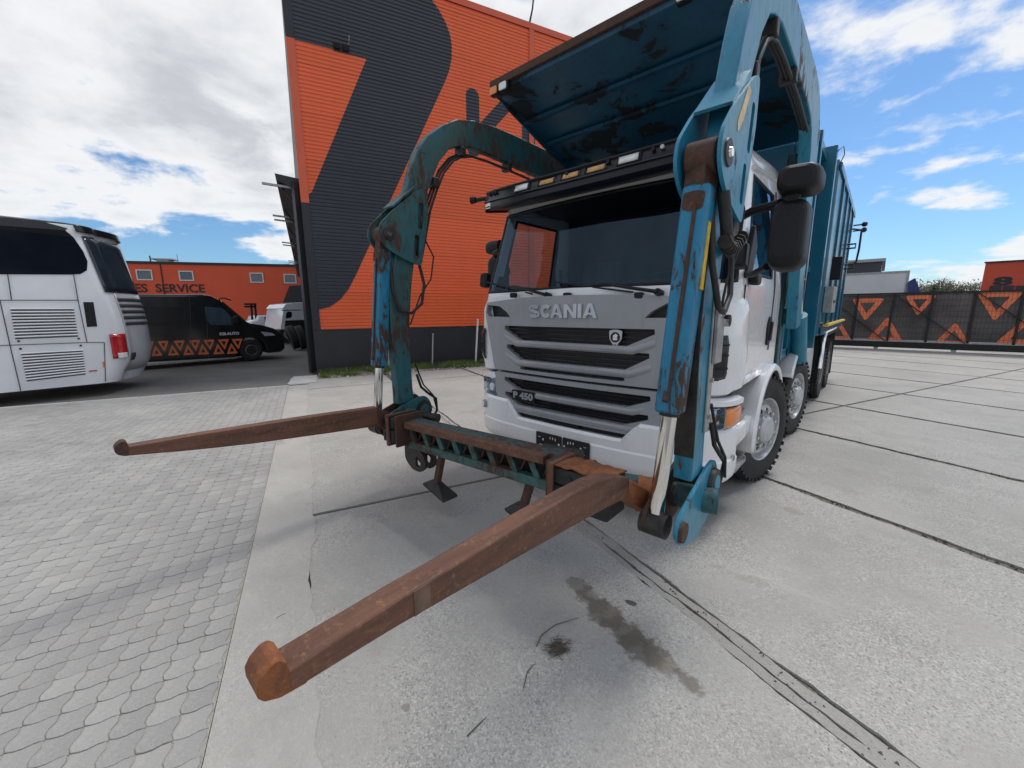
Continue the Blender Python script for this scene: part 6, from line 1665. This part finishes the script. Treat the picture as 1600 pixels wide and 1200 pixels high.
# ================================================================== hopper and body
hop = MB()
hop.add([(-1.10, 2.30, 1.05), (1.10, 2.30, 1.05), (1.10, 2.30, 3.22), (-1.10, 2.30, 3.22)], [(0, 1, 2, 3)])
body = hop.build('hopper_front', 'body_paint', TR, solid=.02)
m = MB(); m.box((-1.10, 2.33, 1.05), (1.10, 5.1, 3.68)); m.build('hopper_box', 'body_paint', body, bevel=.02)
m = MB(); m.box((-1.24, 5.12, 1.18), (1.24, 9.6, 3.78)); bb = m.build('compactor_body', 'body_paint', TR, bevel=.05)
for s in (-1, 1):
    X = lambda a, b: (min(s * a, s * b), max(s * a, s * b))
    def bx(a, b, y0, y1, z0, z1, name, mat='body_paint', par=body, bv=.006):
        x0, x1 = X(a, b); m = MB(); m.box((x0, y0, z0), (x1, y1, z1)); return m.build(name, mat, par, bevel=bv)
    bx(1.103, 1.17, 2.34, 2.44, 1.06, 3.70, 'frame_post'); bx(1.103, 1.15, 2.85, 2.95, 1.06, 3.68, 'frame_post'); bx(1.103, 1.18, 3.5, 3.6, 1.06, 3.69, 'frame_post')
    bx(1.103, 1.265, 4.30, 4.42, 1.06, 3.72, 'frame_post'); bx(1.103, 1.16, 2.445, 4.295, 3.55, 3.66, 'top_rail'); bx(1.103, 1.15, 2.45, 4.29, 1.06, 1.16, 'bottom_rail')
    bx(1.103, 1.14, 3.65, 4.28, 2.1, 2.18, 'cross_rail'); bx(1.125, 1.215, 1.86, 1.98, .95, 3.0, 'arm_stop_post', 'arm_paint_dirty')
    for y in (5.9, 6.9, 7.9, 8.9): bx(1.243, 1.27, y, y + .08, 1.25, 3.70, 'body_rib', 'body_paint', bb)
    bx(1.243, 1.268, 5.15, 9.5, 3.62, 3.72, 'body_top_rail', 'body_paint', bb); bx(1.243, 1.275, 5.15, 9.5, 1.2, 1.32, 'body_sill', 'body_paint', bb)
    bx(1.272, 1.40, 5.35, 5.40, 2.05, 2.40, 'side_board', 'black_plastic', bb)
    bx(1.243, 1.36, 5.05 + .12, 5.75, 1.55, 1.95, 'tool_box', 'zinc', bb)
    bx(1.361, 1.368, 5.3, 5.6, 1.70, 1.74, 'box_catch', 'gate_black', bb)
    bx(1.272, 1.34, 5.2, 9.4, 1.335, 1.37, 'reflective_strip', 'yellow_sticker', bb, .002)
    m = MB(); m.tube([(s * 1.26, 9.2, 2.6), (s * 1.40, 9.2, 2.62), (s * 1.42, 9.2, 2.9), (s * 1.42, 9.2, 3.3), (s * 1.26, 9.2, 3.34)], .02, 8); m.build('grab_rail', 'gate_black', bb, smooth=60)
    m = MB(); m.tube([(s * 1.26, 8.2, 2.5), (s * 1.40, 8.2, 2.5), (s * 1.40, 8.2, 2.42), (s * 1.26, 8.2, 2.42)], .018, 8); m.tube([(s * 1.26, 8.2, 2.9), (s * 1.40, 8.2, 2.9), (s * 1.40, 8.2, 2.82), (s * 1.26, 8.2, 2.82)], .018, 8); m.build('climbing_rung', 'gate_black', bb, smooth=60)
    for z in (3.32, 3.44):
        m = MB(); m.tube([(s * 1.26, 9.4, z), (s * 1.42, 9.38, z)], .016, 8); m.ball((s * 1.45, 9.38, z), .055, 12, 8); m.build('marker_arm', 'gate_black', bb, smooth=60)
    m = MB(); m.tube([(s * 1.2, 4.36, 3.5), (s * 1.27, 4.36, 3.66), (s * 1.32, 4.36, 3.70), (s * 1.34, 4.36, 3.6), (s * 1.28, 4.36, 3.42)], .006, 6); m.build('wire_loop', 'hose_rubber', body, smooth=60)
    # lift cylinder of the arm beside the hopper
    a_, b_ = Vector((s * 1.21, 2.75, 1.88)), Vector((s * 1.23, 3.30, .98)); d = (b_ - a_)
    m = MB(); m.tube([a_ + d * .38, b_], .085, 18); lc = m.build('lift_cylinder', 'arm_paint', TR, smooth=40)
    m = MB(); m.tube([a_, a_ + d * .42], .04, 14); m.build('lift_rod', 'chrome', lc, smooth=50)
    m = MB(); m.lathe([(-.06, .06), (.06, .06)], 16, Matrix.Translation(a_)); m.lathe([(-.06, .07), (.06, .07)], 16, Matrix.Translation(b_)); m.build('cylinder_eye', 'grease_steel', lc, smooth=40)
    for k, y in enumerate((2.06, 2.12, 2.18)):
        m = MB(); m.tube([(s * 1.16, y, 3.1), (s * 1.17, y + .02, 2.3), (s * 1.16, y + .03, 1.3)], .016, 7); m.build('riser_pipe', 'hose_rubber' if k == 1 else 'body_paint', body, smooth=60)
m = MB(); m.prism([(1.85, .93), (9.3, .93), (9.3, 1.16), (1.85, 1.04)], -.62, .62, YZ(0)); m.build('subframe', 'chassis_black', TR)
m = MB(); m.tube([(NEAR, 2.02, 1.55), (FAR, 2.02, 1.55)], .09, 18); m.build('arm_pivot_shaft', 'body_paint', TR, smooth=50)
for s in (-1, 1):
    m = MB(); m.prism(rounded([(1.84, .98), (2.28, .98), (2.22, 1.62), (2.02, 1.72), (1.88, 1.62)], .05), -.02, .02, YZ(s * 1.12)); m.build('pivot_bracket', 'body_paint', TR, bevel=.005)

# ------------------------------------------------------------------ twigs and litter on the slabs
c0 = at(873, 1012, z=0); rr = random.Random(8)
m = MB()
for k in range(95):
    a = rr.uniform(0, 2 * pi) if rr.random() < .45 else rr.gauss(.95, .35); l = rr.uniform(.012, .05); p = Vector((c0.x + rr.gauss(0, .022), c0.y + rr.gauss(0, .026), rr.uniform(.002, .012)))
    d = Vector((cos(a), sin(a), rr.gauss(0, .15))) * l; b = Vector((rr.gauss(0, 1), rr.gauss(0, 1), 0)) * l * .12
    m.tube([p - d, p + b, p + d], [.0011, .0012, .0006], 4)
for _ in range(26): m.ball((c0.x + rr.gauss(0.012, .016), c0.y + rr.gauss(.004, .016), .003), (rr.uniform(.002, .006),) * 3, 5, 4)
tag(m.build('twig_pile', 'twig'), 'small heap of dry twigs lying on the concrete below the near fork', 'twigs')
for pts, lab in (([(838, 1010), (846, 992), (868, 976), (905, 965)], 'long curved thin twig beside the heap of dry twigs'), ([(818, 1075), (824, 1050), (830, 1042), (838, 1036)], 'short forked twig lying left of the twig heap'), ([(730, 1150), (748, 1132), (760, 1120)], 'straight thin twig lying near the front of the slab'), ([(432, 966), (440, 961), (447, 958)], 'dark scrap lying on the pale concrete strip')):
    m = MB(); P_ = [at(u, v, z=.004) for u, v in pts]; m.tube(P_, [.0022] * (len(P_) - 1) + [.001], 5)
    if len(pts) == 4: m.tube([P_[1], P_[1] + Vector((.012, .004, .003))], .0015, 4)
    tag(m.build('twig', 'twig'), lab, 'twig')
